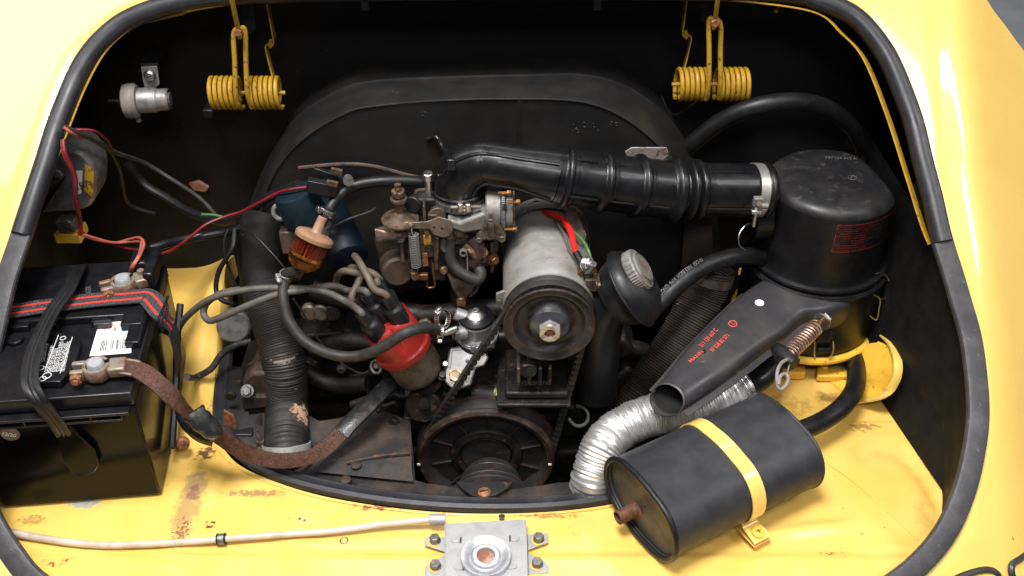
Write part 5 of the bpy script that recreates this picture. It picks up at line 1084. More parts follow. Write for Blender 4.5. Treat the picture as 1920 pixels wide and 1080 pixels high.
for k in range(7):
    g = G(); g.box(C(946, 373 + k * 3.4, .9535), .006, .0008, .0008); P_('scale_mark', g, M['ink'])
tri = [(917, 398), (925, 400), (949, 440), (948, 450), (938, 455), (920, 449), (904, 453), (893, 452), (892, 444), (903, 432), (912, 410)]
g = G(); g.prism([C(x, y, .952) for x, y in tri], Y1, .02); P_('accelerator_cover', g, M['ally_old'], bevel=.0025)
for x, y, r in ((920, 415, .0042), (920, 440, .0058), (898, 449, .0036), (941, 447, .0040)):
    g = G(); g.cyl(C(x, y, .951), -Y1, r, .003, 18, ch=.0006); q = P_('cover_screw', g, M['ally_old'])
    part('slot', G().box(C(x, y, .9478), r * 1.4, .0006, .0007), M['ink'], q)
g = G(); g.tube([C(920, 415, .95), C(920, 440, .95)], .0042, 12); P_('cover_rib', g, M['ally_old'])
g = G(); g.tube(cr([C(850, 430), C(862, 434, .965), C(880, 430, .965), C(900, 432, .965)], 6), .0038, 10); P_('fuel_pipe', g, M['copper'])
g = G(); g.ball(C(862, 434, .965), .0085, 14); P_('pipe_union', g, M['brown_metal'])
g = G(); g.prism([C(835, 440), C(900, 440), C(902, 480), C(905, 512), C(885, 522), C(850, 520), C(838, 490)], Y1, .035); P_('float_bowl', g, mat('dark_red_brown_casting', (.06, .032, .025), .5, .3, c2=(.16, .08, .045), sc2=60, lo=.5, hi=.68, c3=(.22, .16, .12), sc3=110, lo3=.6, hi3=.7, bump=.5), bevel=.004)
for pts, r in (([C(885, 445, .965), C(900, 470, .96), C(888, 495, .96)], .008), ([C(870, 460, .962), C(892, 480, .958), C(896, 505, .96)], .006), ([C(905, 470, .965), C(903, 488, .962)], .008)):
    g = G(); g.tube(cr(pts, 5), r, 12); P_('casting_lump', g, mat('maroon_casting', (.075, .035, .035), .45, .3, c2=(.03, .02, .02), sc2=70) if r > .0065 else M['brown_metal'])
g = G(); g.nut(C(869, 471, .955), -Y1, .0048, .005, .0028); P_('jet_plug', g, M['silver'])
g = G(); g.tube(cr([C(845, 445, .965), C(843, 465, .962), C(846, 488, .957), C(858, 506, .952), C(878, 519, .948), C(896, 524, .948), C(902, 512, .953), C(893, 498, .96)], 8), .0068, 16); P_('rubber_elbow', g, M['rubber_dusty'])
g = G(); g.tube([C(842, 430, .965), C(845, 450, .964)], .0058, 14); P_('elbow_spigot', g, M['ally_old'])
g = G(); g.tube([C(876, 478, .952), C(877, 512, .95)], .0009, 8); P_('thin_rod', g, M['ally'])
g = G(); g.prism([C(835, 508, .957), C(850, 524, .957), C(878, 528, .957), C(902, 522, .957), C(895, 538, .957), C(880, 555, .957), C(874, 562, .957), C(858, 562, .957), C(848, 545, .957)], Y1, .03); P_('bowl_foot', g, M['ally_old'], bevel=.004)
g = G(); g.hexbolt(C(865, 560, .958), V(0, -.5, -.5), .0062, .008, washer=.007); P_('drain_plug', g, M['copper'])
g = G(); g.tube(cr([C(880, 555, .965), C(892, 545, .965), C(902, 525, .965)], 5), .0025, 8); P_('strut', g, M['ally_old'])
# solid casting that ties the pieces together
mcast = mat('grimy_brown_casting', (.085, .064, .049), .55, .3, c2=(.035, .025, .019), sc2=60, lo=.42, hi=.6, c3=(.15, .085, .045), sc3=100, lo3=.62, hi3=.7, bump=.5)
for pts, d_, dep in (([(770, 395), (835, 388), (840, 440), (838, 500), (800, 505), (778, 470)], .978, .05), ([(818, 430), (905, 435), (912, 505), (880, 525), (828, 510)], .972, .05), ([(745, 440), (800, 445), (800, 500), (760, 505)], .985, .03), ([(895, 452), (935, 455), (930, 500), (900, 505)], .972, .03), ([(755, 402), (800, 380), (820, 395), (815, 430), (768, 425)], .985, .03), ([(840, 436), (880, 440), (878, 462), (845, 462)], .962, .02), ([(800, 470), (835, 468), (838, 530), (812, 528)], .975, .03), ([(700, 450), (760, 440), (765, 520), (720, 530)], 1.01, .03)):
    g = G(); g.prism([C(x, y, d_) for x, y in pts], Y1, dep); P_('carburettor_casting', g, mcast, bevel=.004)
for x, y, yy, r, h in ((806, 465, .975, .009, .008), (838, 458, .966, .0085, .008), (820, 400, .972, .010, .010), (832, 505, .962, .005, .006), (903, 470, .962, .007, .008)):
    g = G(); g.cyl(C(x, y, yy), V(.1, -1, .25), r, h, 18, ch=.001); P_('cast_boss', g, mcast if r > .007 else M['brown_metal'])
for a_, b_ in (((818, 445), (818, 505)), ((830, 450), (850, 500)), ((905, 455), (890, 490)), ((770, 450), (768, 490))):
    g = G(); g.bar(C(*a_, .96), C(*b_, .96), .005, .003, up=Y1); P_('link_rod', g, M['brown_metal'], bevel=.0005)
# lever plate with pulled spring
g = G(); g.prism([C(x, y, .953) for x, y in [(765, 418), (800, 416), (812, 412), (822, 407), (846, 414), (849, 432), (842, 443), (830, 446), (812, 440), (806, 430), (790, 429), (766, 429)]], Y1, .002); P_('throttle_lever', g, mat('dull_grey_brown_lever', (.20, .165, .14), .45, .6, c2=(.13, .09, .065), sc2=90, lo=.45, hi=.65), bevel=.0006)
for x, y in ((772, 423), (814, 426), (829, 428)):
    g = G(); g.cyl(C(x, y, .9528), -Y1, .0013, .0004, 12); P_('lever_hole', g, M['hole'])
sp0, sp1 = C(775, 438, .95), C(781, 500, .95); sax = (sp1 - sp0).normalized()
g = G(); g.coil(sp0, sax, .0056, .00055, (sp1 - sp0).length, 19, seg=18, ss=5); P_('return_spring', g, M['ally'])
g = G(); g.tube(cr([C(773, 423, .951), C(772, 434, .948), C(776, 442, .947), C(780, 436, .949)], 5), .0007, 6); P_('spring_hook', g, M['ally'])
g = G(); g.tube(cr([C(781, 500, .95), C(783, 508, .95), C(779, 514, .95)], 5), .0007, 6); P_('spring_hook', g, M['ally'])
g = G(); g.bar(C(790, 432, .958), C(795, 500, .958), .0042, .0018, up=Y1); P_('link_rod', g, M['brown_metal'])
g = G(); g.bar(C(796, 475, .957), C(798, 498, .957), .0062, .0025, up=Y1); P_('link_rod', g, M['rustbolt'])
g = G(); g.box(C(793, 518, .95), .0125, .006, .0085); P_('link_block', g, M['copper'], bevel=.001)
g = G(); g.cyl(C(779, 515, .95), V(0, -1, .2), .0045, .006, 14); g.cyl(C(775, 507, .955), V(0, -1, .2), .003, .006, 12); P_('link_pin', g, M['brown_metal'])
g = G(); g.tube(cr([C(811, 494, .955), C(812, 510, .952), C(815, 530, .95), C(814, 538, .95), C(802, 539, .95), C(801, 530, .95)], 4), .0013, 8); P_('link_clip', g, M['copper'])
g = G(); g.box(C(801, 449, .957), .009, .004, .013); P_('paint_marked_tab', g, mat('yellow_marked_brass', (.5, .26, .04), .45, .4, c2=(.2, .1, .03), sc2=200), bevel=.001)
g = G(); g.bar(C(800, 430, .956), C(801, 445, .956), .005, .003, up=Y1); P_('tab_arm', g, M['brown_metal'])
# dashpot / diaphragm stack on the left
so = C(751, 418, .965)
g = G(); g.lathe([(.0, .052), (.0038, .052), (.0038, .044), (.0075, .044), (.0075, .038), (.0052, .037), (.0052, .035), (.0095, .0345), (.0095, .031), (.0060, .030), (.0056, .016), (.0085, .012), (.013, .009), (.0215, .0065), (.0218, .0045), (.017, .001), (.0135, -.003), (.0090, -.006)], so, Z1, 36); P_('diaphragm_stack', g, M['brown_metal'])
g = G(); g.coil(so - Z1 * .018, Z1, .0070, .0011, .012, 5, seg=18, ss=6); P_('bellows', g, M['boltgrey'])
g = G(); g.tube([C(752, 440, .960), C(753, 462, .958), C(756, 490, .955)], lambda i, q: .0034 - .0008 * i, 12); P_('plunger', g, M['ally_old'])
g = G(); g.tube([C(752, 446, .958), C(752, 452, .957)], .0042, 12); P_('plunger_collar', g, M['ally'])
g = G(); g.sweep([C(705, 437, .96), C(715, 438, .958), C(730, 440, .957), C(752, 440, .957)], lambda i, q: [(a * [.0062, .0052, .0034, .0022][i], b * .0018) for a, b in ell(1, 1, 8)], up=Z1); P_('choke_arm', g, mat('tan_lever', (.30, .19, .15), .5, .2, c2=(.2, .12, .09), sc2=90))
for k in range(3):
    g = G(); g.tube([C(741, 444 + k * 5, .956), C(752, 445 + k * 5, .953)], .0006, 6); P_('adjuster_thread', g, M['brown_metal'])
g = G(); g.cyl(C(740, 492, .99), V(.25, -1, .2), .019, .03, 28, ch=.003); P_('throttle_housing', g, mat('dim_brown_casting', (.055, .04, .03), .5, .3, c2=(.1, .06, .04), sc2=60, bump=.4))
g = G(); g.box(C(800, 380, .985), .024, .02, .022); P_('side_casting', g, M['grime'], bevel=.003)
g = G(); g.bar(C(795, 362, .972), C(796, 412, .965), .003, .003, up=Y1); P_('link_rod', g, M['brown_metal'])
g = G(); g.box(C(812, 408, .965), .011, .008, .012); P_('side_tab', g, M['brown_metal'], bevel=.001)
g = G(); g.cyl(C(780, 378, .985), V(-.3, -1, .2), .010, .012, 20, ch=.001); P_('side_boss', g, M['grime'])
for pts, r, m in (([C(922, 452, .965), C(922, 480, .965), C(923, 510, .965)], .0022, 'brown_metal'), ([C(915, 455, .97), C(912, 475, .97)], .004, 'grime')):
    g = G(); g.tube(pts, r, 10); P_('accelerator_rod', g, M[m])
g = G(); g.hexbolt(C(924, 486, .962), V(.6, -1, .2), .0052, .006, washer=.007); P_('rod_nut', g, M['copper'])
g = G(); g.cyl(Y(803, 338, .985), Z1, .0060, .010, 16, ch=.001); g.cyl(Y(803, 338, .985) - Z1 * .028, Z1, .0045, .028, 12)
P_('vent_tube', g, M['steel'])
# ============================================================ intake elbow and corrugated boot
ib = thing('intake_pipe', 'glossy black intake elbow and ribbed boot running to air cleaner', 'intake pipe', Z(861, 372, .25))
eb_ = Y(861, 353, .995); ra = .0340; e1 = eb_ + Z1 * .003
ec = [eb_, eb_ + Z1 * .0015, e1] + [e1 + V(ra * (1 - math.cos(R(a_))), -.004 * a_ / 84, ra * math.sin(R(a_))) for a_ in range(7, 85, 7)]
ec += cr([ec[-1], Y(940, 309, .987), Y(985, 317, .985), Y(1042, 328, .985)], 8)[1:]
def er(i, q): return .0310 - .0052 * ss(.12, .45, q) + .0052 * ss(.70, 1, q)
part('elbow', G().tube(ec, er, 44, cap=False), M['boot'], ib, smooth=60)
g = G(); g.lathe([(.0290, -.0075), (.0305, -.007), (.0312, -.002), (.0326, 0), (.0326, .0025), (.0308, .0045), (.0306, .008)], eb_ - Z1 * .001, Z1, 48); part('elbow_collar', g, M['boot'], ib)
# moulded ridges along the elbow
def rdg(a_, b_, i0=0, rr=.0314):
    out = []
    for i in range(i0, len(ec) - 1):
        t_ = (ec[i + 1] - ec[max(0, i - 1)]).normalized(); o_ = V(-t_.z, 0, t_.x).normalized()
        out.append(ec[i] + (o_ * a_ - Y1 * b_) * (er(i, i / (len(ec) - 1)) + .0004))
    return out
part('moulded_ridge', G().tube(rdg(.80, .60, 6), .0022, 10), M['boot'], ib)
part('moulded_ridge', G().tube(rdg(-.52, .86, 3), .0016, 10), M['boot'], ib)
g = G(); g.box(Y(846, 308, .964), .010, .006, .014); part('moulded_tab', g, M['boot'], ib, bevel=.0015)
bp0 = cr([Y(1040, 328, .985), Y(1100, 337, .988), Y(1170, 346, .996), Y(1240, 354, 1.006), Y(1300, 356, 1.015), Y(1360, 356, 1.022), Y(1440, 358, 1.03)], 14)
bpts, Lb = resample(bp0, .0012)
def pxof(p): v = p - CAM; dd = v.dot(V(0, CP, -SP)); return 960 + v.x / dd * FPX
def bump_(x, c, w): return math.exp(-((x - c) / w) ** 4)
def br(i, q):
    x = pxof(bpts[i]); r = .0318 + .0022 * ss(1060, 1250, x) - .0012 * ss(1260, 1300, x) - .0010 * ss(1310, 1330, x)
    for c in (1060, 1127, 1193): r += .0042 * bump_(x, c, 5.5)
    for c in (1070, 1136, 1202): r += .0012 * bump_(x, c, 4)
    r += .0058 * bump_(x, 1258, 9) - .003 * bump_(x, 1272, 4) + .0052 * bump_(x, 1285, 6) + .0038 * bump_(x, 1303, 7) - .0022 * bump_(x, 1294, 3.5)
    r += .0030 * bump_(x, 1433, 5)
    return r * (1 if x < 1405 else .97)
part('ribbed_boot', G().tube(bpts, br, 48, cap=False), M['boot'], ib, smooth=50)
for dz, dy in ((.0312, -.012), (-.004, -.0345)):
    for a, b in ((1064, 1122), (1131, 1189), (1197, 1250)):
        pts = [p + V(0, dy, dz) for p in bpts if a < pxof(p) < b]
        part('boot_rail', G().tube(pts[::4], .0017, 8), M['boot'], ib)
pa_, pb_ = [p for p in bpts if 1318 < pxof(p) < 1322][0], [p for p in bpts if 1400 < pxof(p) < 1404][0]
part('boot_rail', G().tube([pa_ + V(0, -.010, .030), pb_ + V(0, -.010, .030)], .0020, 8), M['boot'], ib)
part('boot_rail', G().tube([pa_ + V(0, -.0325, -.006), pb_ + V(0, -.0325, -.006)], .0014, 8), M['boot'], ib)
pc_ = [p for p in bpts if 1414 < pxof(p) < 1418][0]; ax_ = (bpts[-1] - bpts[-40]).normalized()
t = thing('band_clamp', 'flat silver band clamp with hanging screw at the boot end', 'hose clamp', pc_)
part('band', G().lathe([(.0318, -.0058), (.0330, -.0058), (.0330, .0058), (.0318, .0058)], pc_, ax_, 48), mat('satin_steel_band', (.50, .49, .47), .38, .8, c2=(.36, .33, .30), sc2=60), t)
q = Y(1421, 378, .978)
g = G(); g.box(q, .011, .007, .012); g.cyl(q - Z1 * .004 - Y1 * .003, X1, .0036, .012, 12); part('buckle', g, M['ally'], t, bevel=.001)
g = G(); g.box(q - Z1 * .013 - Y1 * .001, .012, .006, .005); part('buckle', g, M['steel'], t, bevel=.001)
g = G(); g.cyl(q - Z1 * .034, Z1, .0024, .028, 12); g.cyl(q + Z1 * .002 - Y1 * .005, -Y1, .0034, .003, 12); part('screw', g, M['steel'], t)
el_ = worm('band_clamp', Y(861, 366, .995), Z1, .0316, 'dull band clamp round the carburettor throat below the elbow', .0040, V(.25, -1, 0), m=M['boltgrey'])

# ============================================================ air cleaner
ax0 = Y(1563, 330, 1.045); AX = ax0.x; AYY = ax0.y; zt = ax0.z
acl = thing('air_cleaner', 'large black oil bath air cleaner drum with a tapered snorkel', 'air cleaner', V(AX, AYY, .03))
def A0(z): return V(AX, AYY, z)
RR = .0765
_c1, _c2 = Z(1603, 268, zt), Z(1679, 347, zt); _dd = _c2 - _c1; _nn = V(_dd.y, -_dd.x, 0).normalized(); _D = (_c1 - ax0).dot(_nn)
if _D < 0: _nn = -_nn; _D = -_D
_th = math.atan2(_nn.y, _nn.x); print('chord', _D, math.degrees(_th))
def chord(t, h):
    k = ss(.150, .172, h); cq = math.cos(t - _th); lim = 1.0
    if cq > .05: lim = (1 + ((_D * k + RR * 1.35 * (1 - k)) / (RR * cq)) ** -14) ** (-1 / 14)
    return lim
pr = [(0, zt), (.045, zt - .0002), (.064, zt - .0015), (.0705, zt - .0045), (RR, zt - .010), (RR + .0005, zt - .014)]
part('lid', G().lathe(pr, A0(0), Z1, 120, rf=lambda t, h: 1 if h > zt - .0004 else chord(t, h)), M['cleaner_lid'], acl, smooth=60)
part('upper_drum', G().lathe([(RR + .0005, zt - .0135), (RR + .001, zt - .03), (RR + .0015, .190), (RR + .002, .178), (RR + .0025, .164), (RR + .003, .150), (RR + .005, .146), (RR + .010, .1445), (RR + .0105, .1415), (RR + .0065, .140), (RR + .0065, .1375), (RR + .012, .1355), (RR + .013, .1325), (RR + .011, .130)], A0(0), Z1, 120, rf=chord), M['cleaner'], acl, smooth=45)
part('lower_pan', G().lathe([(RR + .0115, .131), (RR + .0115, .120), (RR + .012, .046), (RR + .010, .040), (RR + .004, .036), (0, .038)], A0(0), Z1, 80), M['cleaner'], acl, smooth=45)
g = G(); g.torus(A0(.1330), Z1, RR + .0125, .0016, 80, 8); part('clamp_bead', g, M['cleaner'], acl)
g = G(); g.tube(cr([V(AX, AYY, .0) + V(-RR, -.01, zt - .045), V(AX - RR - .02, AYY - .012, zt - .046)], 2), .033, 40); part('outlet_neck', g, M['cleaner'], acl)
# flat facet on the right side of the lid
# red print wrapped round the drum
def awrap(px0, py0):
    # find angle and height for a pixel on the drum
    pass
def drum_angle(px):
    best = None
    for k in range(-90, 91):
        t = R(k); p = V(AX + RR * math.sin(t), AYY - RR * math.cos(t), .18); x = pxof(p)
        if best is None or abs(x - px) < best[0]: best = (abs(x - px), t)
    return best[1]
t0 = drum_angle(1552); t1 = drum_angle(1655)
print('print span deg', math.degrees(t0), math.degrees(t1))
zA = Y(1600, 418, AYY - RR * math.cos(drum_angle(1600))).z; zB = Y(1600, 469, AYY - RR * math.cos(drum_angle(1600))).z
rw = RR + .0018
def aw(x0, z0):
    def f(x, y):
        th = t0 + (x0 + x) / rw; return V(AX + rw * math.sin(th), AYY - rw * math.cos(th), z0 + y)
    return f
Wp = (t1 - t0) * rw; Hp = zA - zB
for (x0, x1, z0, z1) in ((0, Wp, zA, zA - .0006), (0, Wp, zB + .0006, zB), (0, .0006, zA, zB), (Wp - .0006, Wp, zA, zB)):
    f = aw(0, 0); n = 24; top = [f(x0 + (x1 - x0) * k / n, z0) for k in range(n + 1)]; bot = [f(x0 + (x1 - x0) * k / n, z1) for k in range(n + 1)]
    g = G(); g.loft([top, bot], open_ring=True); part('print_frame', g, M['redprint_dark'], acl)
lines = ['CRANKCASE VENTILATION VW 201', 'BEI STARKEM STAUBANFALL TAGLICH NACH', 'SCHLAMM UND OELSTAND WECHSELN', 'UNDER VERY DUSTY CONDITIONS CHECK DAILY', 'AND CHANGE OIL IF NECESSARY', 'NETTOYER TRES FREQUEMMENT', 'RESPECTER LE NIVEAU JOURNELLEMENT', 'AU BESOIN CHANGER L HUILE', 'CONTROLESE DIARIAMENTE SI HAY', 'MUCHA SEDIMENTACION DE POLVO', 'CAMBIANDO EL ACEITE SI ES PRECISO']
mred = mat('red_drum_print', (.24, .014, .012), .5, rv=0, c2=(.03, .006, .005), sc2=120, lo=.48, hi=.60)
for k, s_ in enumerate(lines):
    text(s_, Hp / 15.5, V(0, 0, 0), X1, Y1, mred, acl, squeeze=min(1.05, (Wp - .004) / (len(s_) * Hp / 15.5 * .66)), bold=0, wrap=aw(.0015, zA - Hp * (k + .95) / 11.6 - .0004))
# embossed marks on the lid
uxl = V(.86, -.5, 0).normalized(); uyl = V(.5, .86, 0).normalized()
text('VW 129 613 A', .0080, Z(1552, 300, zt) + Z1 * .0004 - uxl * .004, V(1, -.06, 0), V(.06, 1, 0), M['greyprint'], acl, name='stamped_number', squeeze=.8)
g = G(); g.torus(Z(1598, 333, zt - .0004), Z1, .0048, .0005, 28, 5); part('stamped_mark', g, M['greyprint'], acl)
text('+', .008, Z(1594, 335, zt) + Z1 * .0003, X1, Y1, M['greyprint'], acl, name='stamped_mark')
# wire clips
def clipw(pts, r=.0011): part('wire_clip', G().tube(cr(pts, 6), r, 8), M['steel'], acl)
cyy = lambda x: AYY - (RR + .014) * math.cos(drum_angle(x))
clipw([Y(1637, 515, .990), Y(1641, 530, .985), Y(1638, 550, .982), Y(1628, 563, .980), Y(1625, 557, .982), Y(1634, 551, .980), Y(1650, 561, .982), Y(1648, 582, .985), Y(1645, 598, .986), Y(1636, 596, .986), Y(1626, 583, .984), Y(1627, 562, .981)])
clipw([Y(1637, 515, .990), Y(1655, 513, .995), Y(1668, 530, 1.0), Y(1668, 552, 1.0), Y(1655, 561, .99), Y(1645, 558, .985)])
clipw([Y(1420, 418, 1.03), Y(1402, 420, 1.0), Y(1387, 437, .99), Y(1386, 458, .985), Y(1398, 470, .99)], .0009)
clipw([Y(1528, 640, .955), Y(1527, 658, .953), Y(1528, 672, .952)]); clipw([Y(1562, 640, .955), Y(1562, 660, .952), Y(1555, 670, .952)])
g = G(); g.box(Y(1545, 655, .955), .017, .006, .006); part('clip_bar', g, M['cleaner'], acl, bevel=.001)
g = G(); g.box(Y(1545, 628, .955), .016, .006, .020); part('clip_bar', g, M['blackpaint'], acl, bevel=.001)
# snorkel: flat tapering horn
na = V(-.04, -.12, .99).normalized(); so_ = Z(1380, 600, .127)
def SN(x, y): return PL(x, y, so_, na)
top_l = cr([V(1438, 512, 0), V(1400, 535, 0), V(1350, 580, 0), V(1290, 642, 0), V(1248, 692, 0), V(1226, 716, 0)], 6)
top_r = cr([V(1618, 545, 0), V(1585, 568, 0), V(1545, 580, 0), V(1515, 582, 0), V(1496, 594, 0), V(1470, 618, 0), V(1435, 640, 0), V(1370, 690, 0), V(1318, 726, 0), V(1282, 750, 0)], 4)
nL, nR = len(top_l), len(top_r); NS = 28; rings = []
def smp(L, t): k = t * (len(L) - 1); i = min(len(L) - 2, int(k)); return L[i].lerp(L[i + 1], k - i)
for j in range(NS):
    t = j / (NS - 1); a = smp(top_l, t); b = smp(top_r, t); A_, B_ = SN(a.x, a.y), SN(b.x, b.y)
    c_ = (A_ + B_) / 2; hw_ = (B_ - A_) / 2; wv = hw_.normalized(); hl = hw_.length; th = .030 * (1 - t) + .0180 * t
    rnd = ss(.55, 1, t); ring = []
    for k in range(32):
        an = 2 * PI * k / 32; e = .45 * (1 - rnd) + .95 * rnd if math.sin(an) > 0 else .35 * (1 - rnd) + .95 * rnd
        cx_, cy_ = math.cos(an), math.sin(an)
        sx_ = math.copysign(abs(cx_) ** e, cx_); sy_ = math.copysign(abs(cy_) ** e, cy_)
        ring.append(c_ - na * th * .85 + wv * hl * sx_ + na * sy_ * th * .85)
    rings.append(ring)
rings.insert(0, [p + V(-.004, .045, 0) for p in rings[0]])
d0 = (sum(rings[-1], V(0, 0, 0)) - sum(rings[-3], V(0, 0, 0))).normalized()
cI = sum(rings[-1], V(0, 0, 0)) / 32
for q_ in range(9):
    kk_ = ((q_ + 1) / 9) ** 2
    rings[len(rings) - 9 + q_] = [p - d0 * kk_ * .8 * (p - (sum(rings[len(rings) - 9 + q_], V(0, 0, 0)) / 32)).dot(na) for p in rings[len(rings) - 9 + q_]]
rings.append([cI + (p - cI) * 1.03 + d0 * .001 for p in rings[-1]]); rings.append([cI + (p - cI) * .93 + d0 * .0012 for p in rings[-1]])
bore_ = [rings[-1], [p - d0 * .05 for p in rings[-1]]]
snk = part('snorkel', G().loft(rings, cap=False), M['snorkel'], acl, smooth=50)
part('snorkel_bore', G().loft([bore_[0], [p - d0 * .006 for p in bore_[0]]], cap=False), M['snorkel'], acl)
part('snorkel_bore', G().loft([[p - d0 * .006 for p in bore_[0]], [p - d0 * .05 for p in bore_[0]], [sum(bore_[1], V(0, 0, 0)) / 32 + (p - sum(bore_[1], V(0, 0, 0)) / 32) * .02 for p in bore_[1]]], cap=False), M['hole'], acl)  # inner bore coloured near-black as the shade inside the horn
# flange seams on both sides and the step across the top
edge = [smp(top_r, t / 40) for t in range(12, 41)]
part('seam_flange', G().sweep([SN(p.x + 5, p.y + 8) - na * .018 for p in edge], [(-.0006, -.004), (.0006, -.004), (.0006, .004), (-.0006, .004)], up=na), M['snorkel'], acl)
edge = [smp(top_l, t / 40) for t in range(8, 41)]
part('seam_flange', G().sweep([SN(p.x - 3, p.y + 1) - na * .016 for p in edge], [(-.0006, -.003), (.0006, -.003), (.0006, .003), (-.0006, .003)], up=na), M['snorkel'], acl)
g = G(); g.cyl(SN(1424, 568), na, .0054, .0004, 24); part('white_dot', g, M['white_dot'], acl)
g = G(); g.cyl(SN(1320, 659), na, .0030, .0004, 20); part('drilled_hole', g, M['hole'], acl)
def sdir(a, b): return (SN(*b) - SN(*a)).normalized()
dx = sdir((1312, 672), (1350, 632)); dy = na.cross(dx)
def stext(s, a, b, h, m=M['redprint']):
    A_, B_ = SN(*a), SN(*b); ux = (B_ - A_).normalized(); uy = na.cross(ux); L_ = (B_ - A_).length
    # measure by character count
    return text(s, h, A_ + na * .0004, ux, uy, m, acl, squeeze=L_ / (len(s) * h * .575), bold=.00005)
stext('211 129 607 C', (1316, 652), (1354, 612), .0074)
stext('37 028 85 271', (1336, 661), (1378, 621), .0074)
stext('MANN', (1295, 681), (1314, 665), .0060)
mc = SN(1374, 607); g = G(); g.torus(mc, na, .0048, .00055, 32, 6); part('roundel', g, M['redprint'], acl)
text('V', .0052, mc - dx * .0019 + dy * .0004 + na * .0003, dx, dy, M['redprint'], acl); text('W', .0046, mc - dx * .0023 - dy * .0035 + na * .0003, dx, dy, M['redprint'], acl, squeeze=.9)
# flap lever spring, bolt and pale cable on the snorkel
fl_ = thing('flap_spring', 'coppery coil spring with black end block beside the snorkel', 'spring', Y(1495, 640, .92))
s0, s1 = Z(1531, 612, .150), Z(1478, 665, .142); sa_ = (s1 - s0).normalized()
g = G(); g.coil(s0, sa_, .0082, .0013, (s1 - s0).length, 13, seg=20, ss=6); part('coil', g, M['spring_c'], fl_)
g = G(); g.cyl(s0 - sa_ * .014, sa_, .0035, .07, 14); part('rod', g, M['copper'], fl_)
g = G(); g.hexbolt(s0 - sa_ * .010, -sa_, .0095, .006, washer=.0108); part('end_bolt', g, M['steel'], fl_)
g = G(); g.tube([Z(1452, 650, .140), Z(1465, 662, .140), Z(1488, 684, .138)], lambda i, q: [.006, .0105, .0095][i], 16); part('end_block', g, M['rubber'], fl_)
cable('flap_cable', [Z(1476, 674, .146), Z(1464, 682, .148), Z(1457, 700, .144), Z(1458, 722, .138), Z(1464, 730, .135), Z(1475, 720, .137), Z(1478, 708, .140), Z(1472, 701, .142), Z(1463, 706, .143), Z(1460, 722, .139)], .0020, M['wirewhite'], 'pale grey cable curled in a loop under the black end block')
cable('thin_grey_wire', [Z(1481, 681, .142), Z(1478, 692, .140), Z(1476, 704, .138)], .0008, M['wirewhite'], 'thin wire hanging beside the curled pale cable', 'wire')

# yellow stand under the air cleaner
st_ = thing('cleaner_stand', 'yellow pressed steel stand carrying the black air cleaner', 'stand', V(AX, AYY, 0))
g = G(); g.torus(A0(.036), Z1, RR + .0135, .0052, 80, 10, arc=(0, 2 * PI)); part('ring', g, M['yellow_old'], st_)
wl = [(1655, 628, .060), (1673, 648, .070), (1683, 680, .075), (1679, 712, .060), (1655, 742, .032), (1612, 751, .008), (1588, 748, .004)]
wpth = cr([Z(x, y, z) for x, y, z in wl], 6)
part('flange', G().sweep(wpth, [(-.001, -.0055), (.0015, -.0055), (.003, 0), (.0015, .0055), (-.001, .0055)], up=V(.2, -.2, 1)), M['yellow'], st_)
inn = cr([Z(x, y, z) for x, y, z in [(1645, 640, .055), (1660, 660, .062), (1668, 684, .064), (1662, 706, .050), (1643, 727, .026), (1608, 738, .006), (1588, 738, .003)]], 6)
part('web', G().loft([[p for p in wpth], [p - Z1 * .002 for p in inn], [V(p.x - .02, p.y + .03, max(.002, p.z * .4)) for p in inn]], open_ring=True), M['yellow_old'], st_)
g = G(); g.prism([Z(1530, 700, .002), Z(1600, 702, .002), Z(1600, 716, .002), Z(1530, 716, .002)], Z1, .010); part('foot', g, M['yellow_old'], st_, bevel=.002)
g = G(); g.prism([Z(1462, 690, .002), Z(1505, 690, .002), Z(1508, 712, .002), Z(1470, 712, .002)], Z1, .012); part('foot', g, M['yellow_old'], st_, bevel=.002)
g = G(); g.hexbolt(Z(1543, 692, .01), V(0, -.3, .9), .005, .008, washer=.007); part('bolt', g, M['yellow_old'], st_)
cable('canister_hose', [Z(1470, 812, .045), Z(1505, 806, .045), Z(1545, 788, .042), Z(1580, 762, .045), Z(1602, 730, .042), Z(1606, 700, .034), Z(1603, 672, .024), Z(1598, 640, .018)], .0115, M['rubber'], 'thick black hose curving from the charcoal canister to the cleaner', 'hose', seg=20)

# ============================================================ charcoal canister held by a yellow strap
kn = thing('charcoal_canister', 'dark grey oval metal canister on the yellow floor, front right', 'canister', V(.22, .76, 0))
k0 = V(.136, .706, .050); k1 = V(.310, .806, .050); ka = (k1 - k0).normalized(); kb = V(-ka.y, ka.x, 0) * -1
hlw, hhh = .0640, .0400
def stad(c, s, nn=56, sk=0):
    out = []; st = hlw - hhh
    Pm = 4 * st + 2 * PI * hhh
    for k in range(nn):
        l_ = ((k / nn * Pm) + PI * hhh / 2) % Pm     # starts at the middle of the +x arc
        if l_ < PI * hhh: an = l_ / hhh - PI / 2; x, z = st + hhh * math.cos(an), hhh * math.sin(an)
        elif l_ < PI * hhh + 2 * st: f_ = (l_ - PI * hhh); x, z = st - f_, hhh
        elif l_ < 2 * PI * hhh + 2 * st: an = (l_ - PI * hhh - 2 * st) / hhh + PI / 2; x, z = -st + hhh * math.cos(an), hhh * math.sin(an)
        else: f_ = l_ - 2 * PI * hhh - 2 * st; x, z = -st + f_, -hhh
        z *= 1 + .07 * max(0, 1 - (x / st) ** 2) if st > 0 else 1
        x *= s; z *= s
        out.append(c + kb * x + Z1 * z)
    return out
Lk = (k1 - k0).length
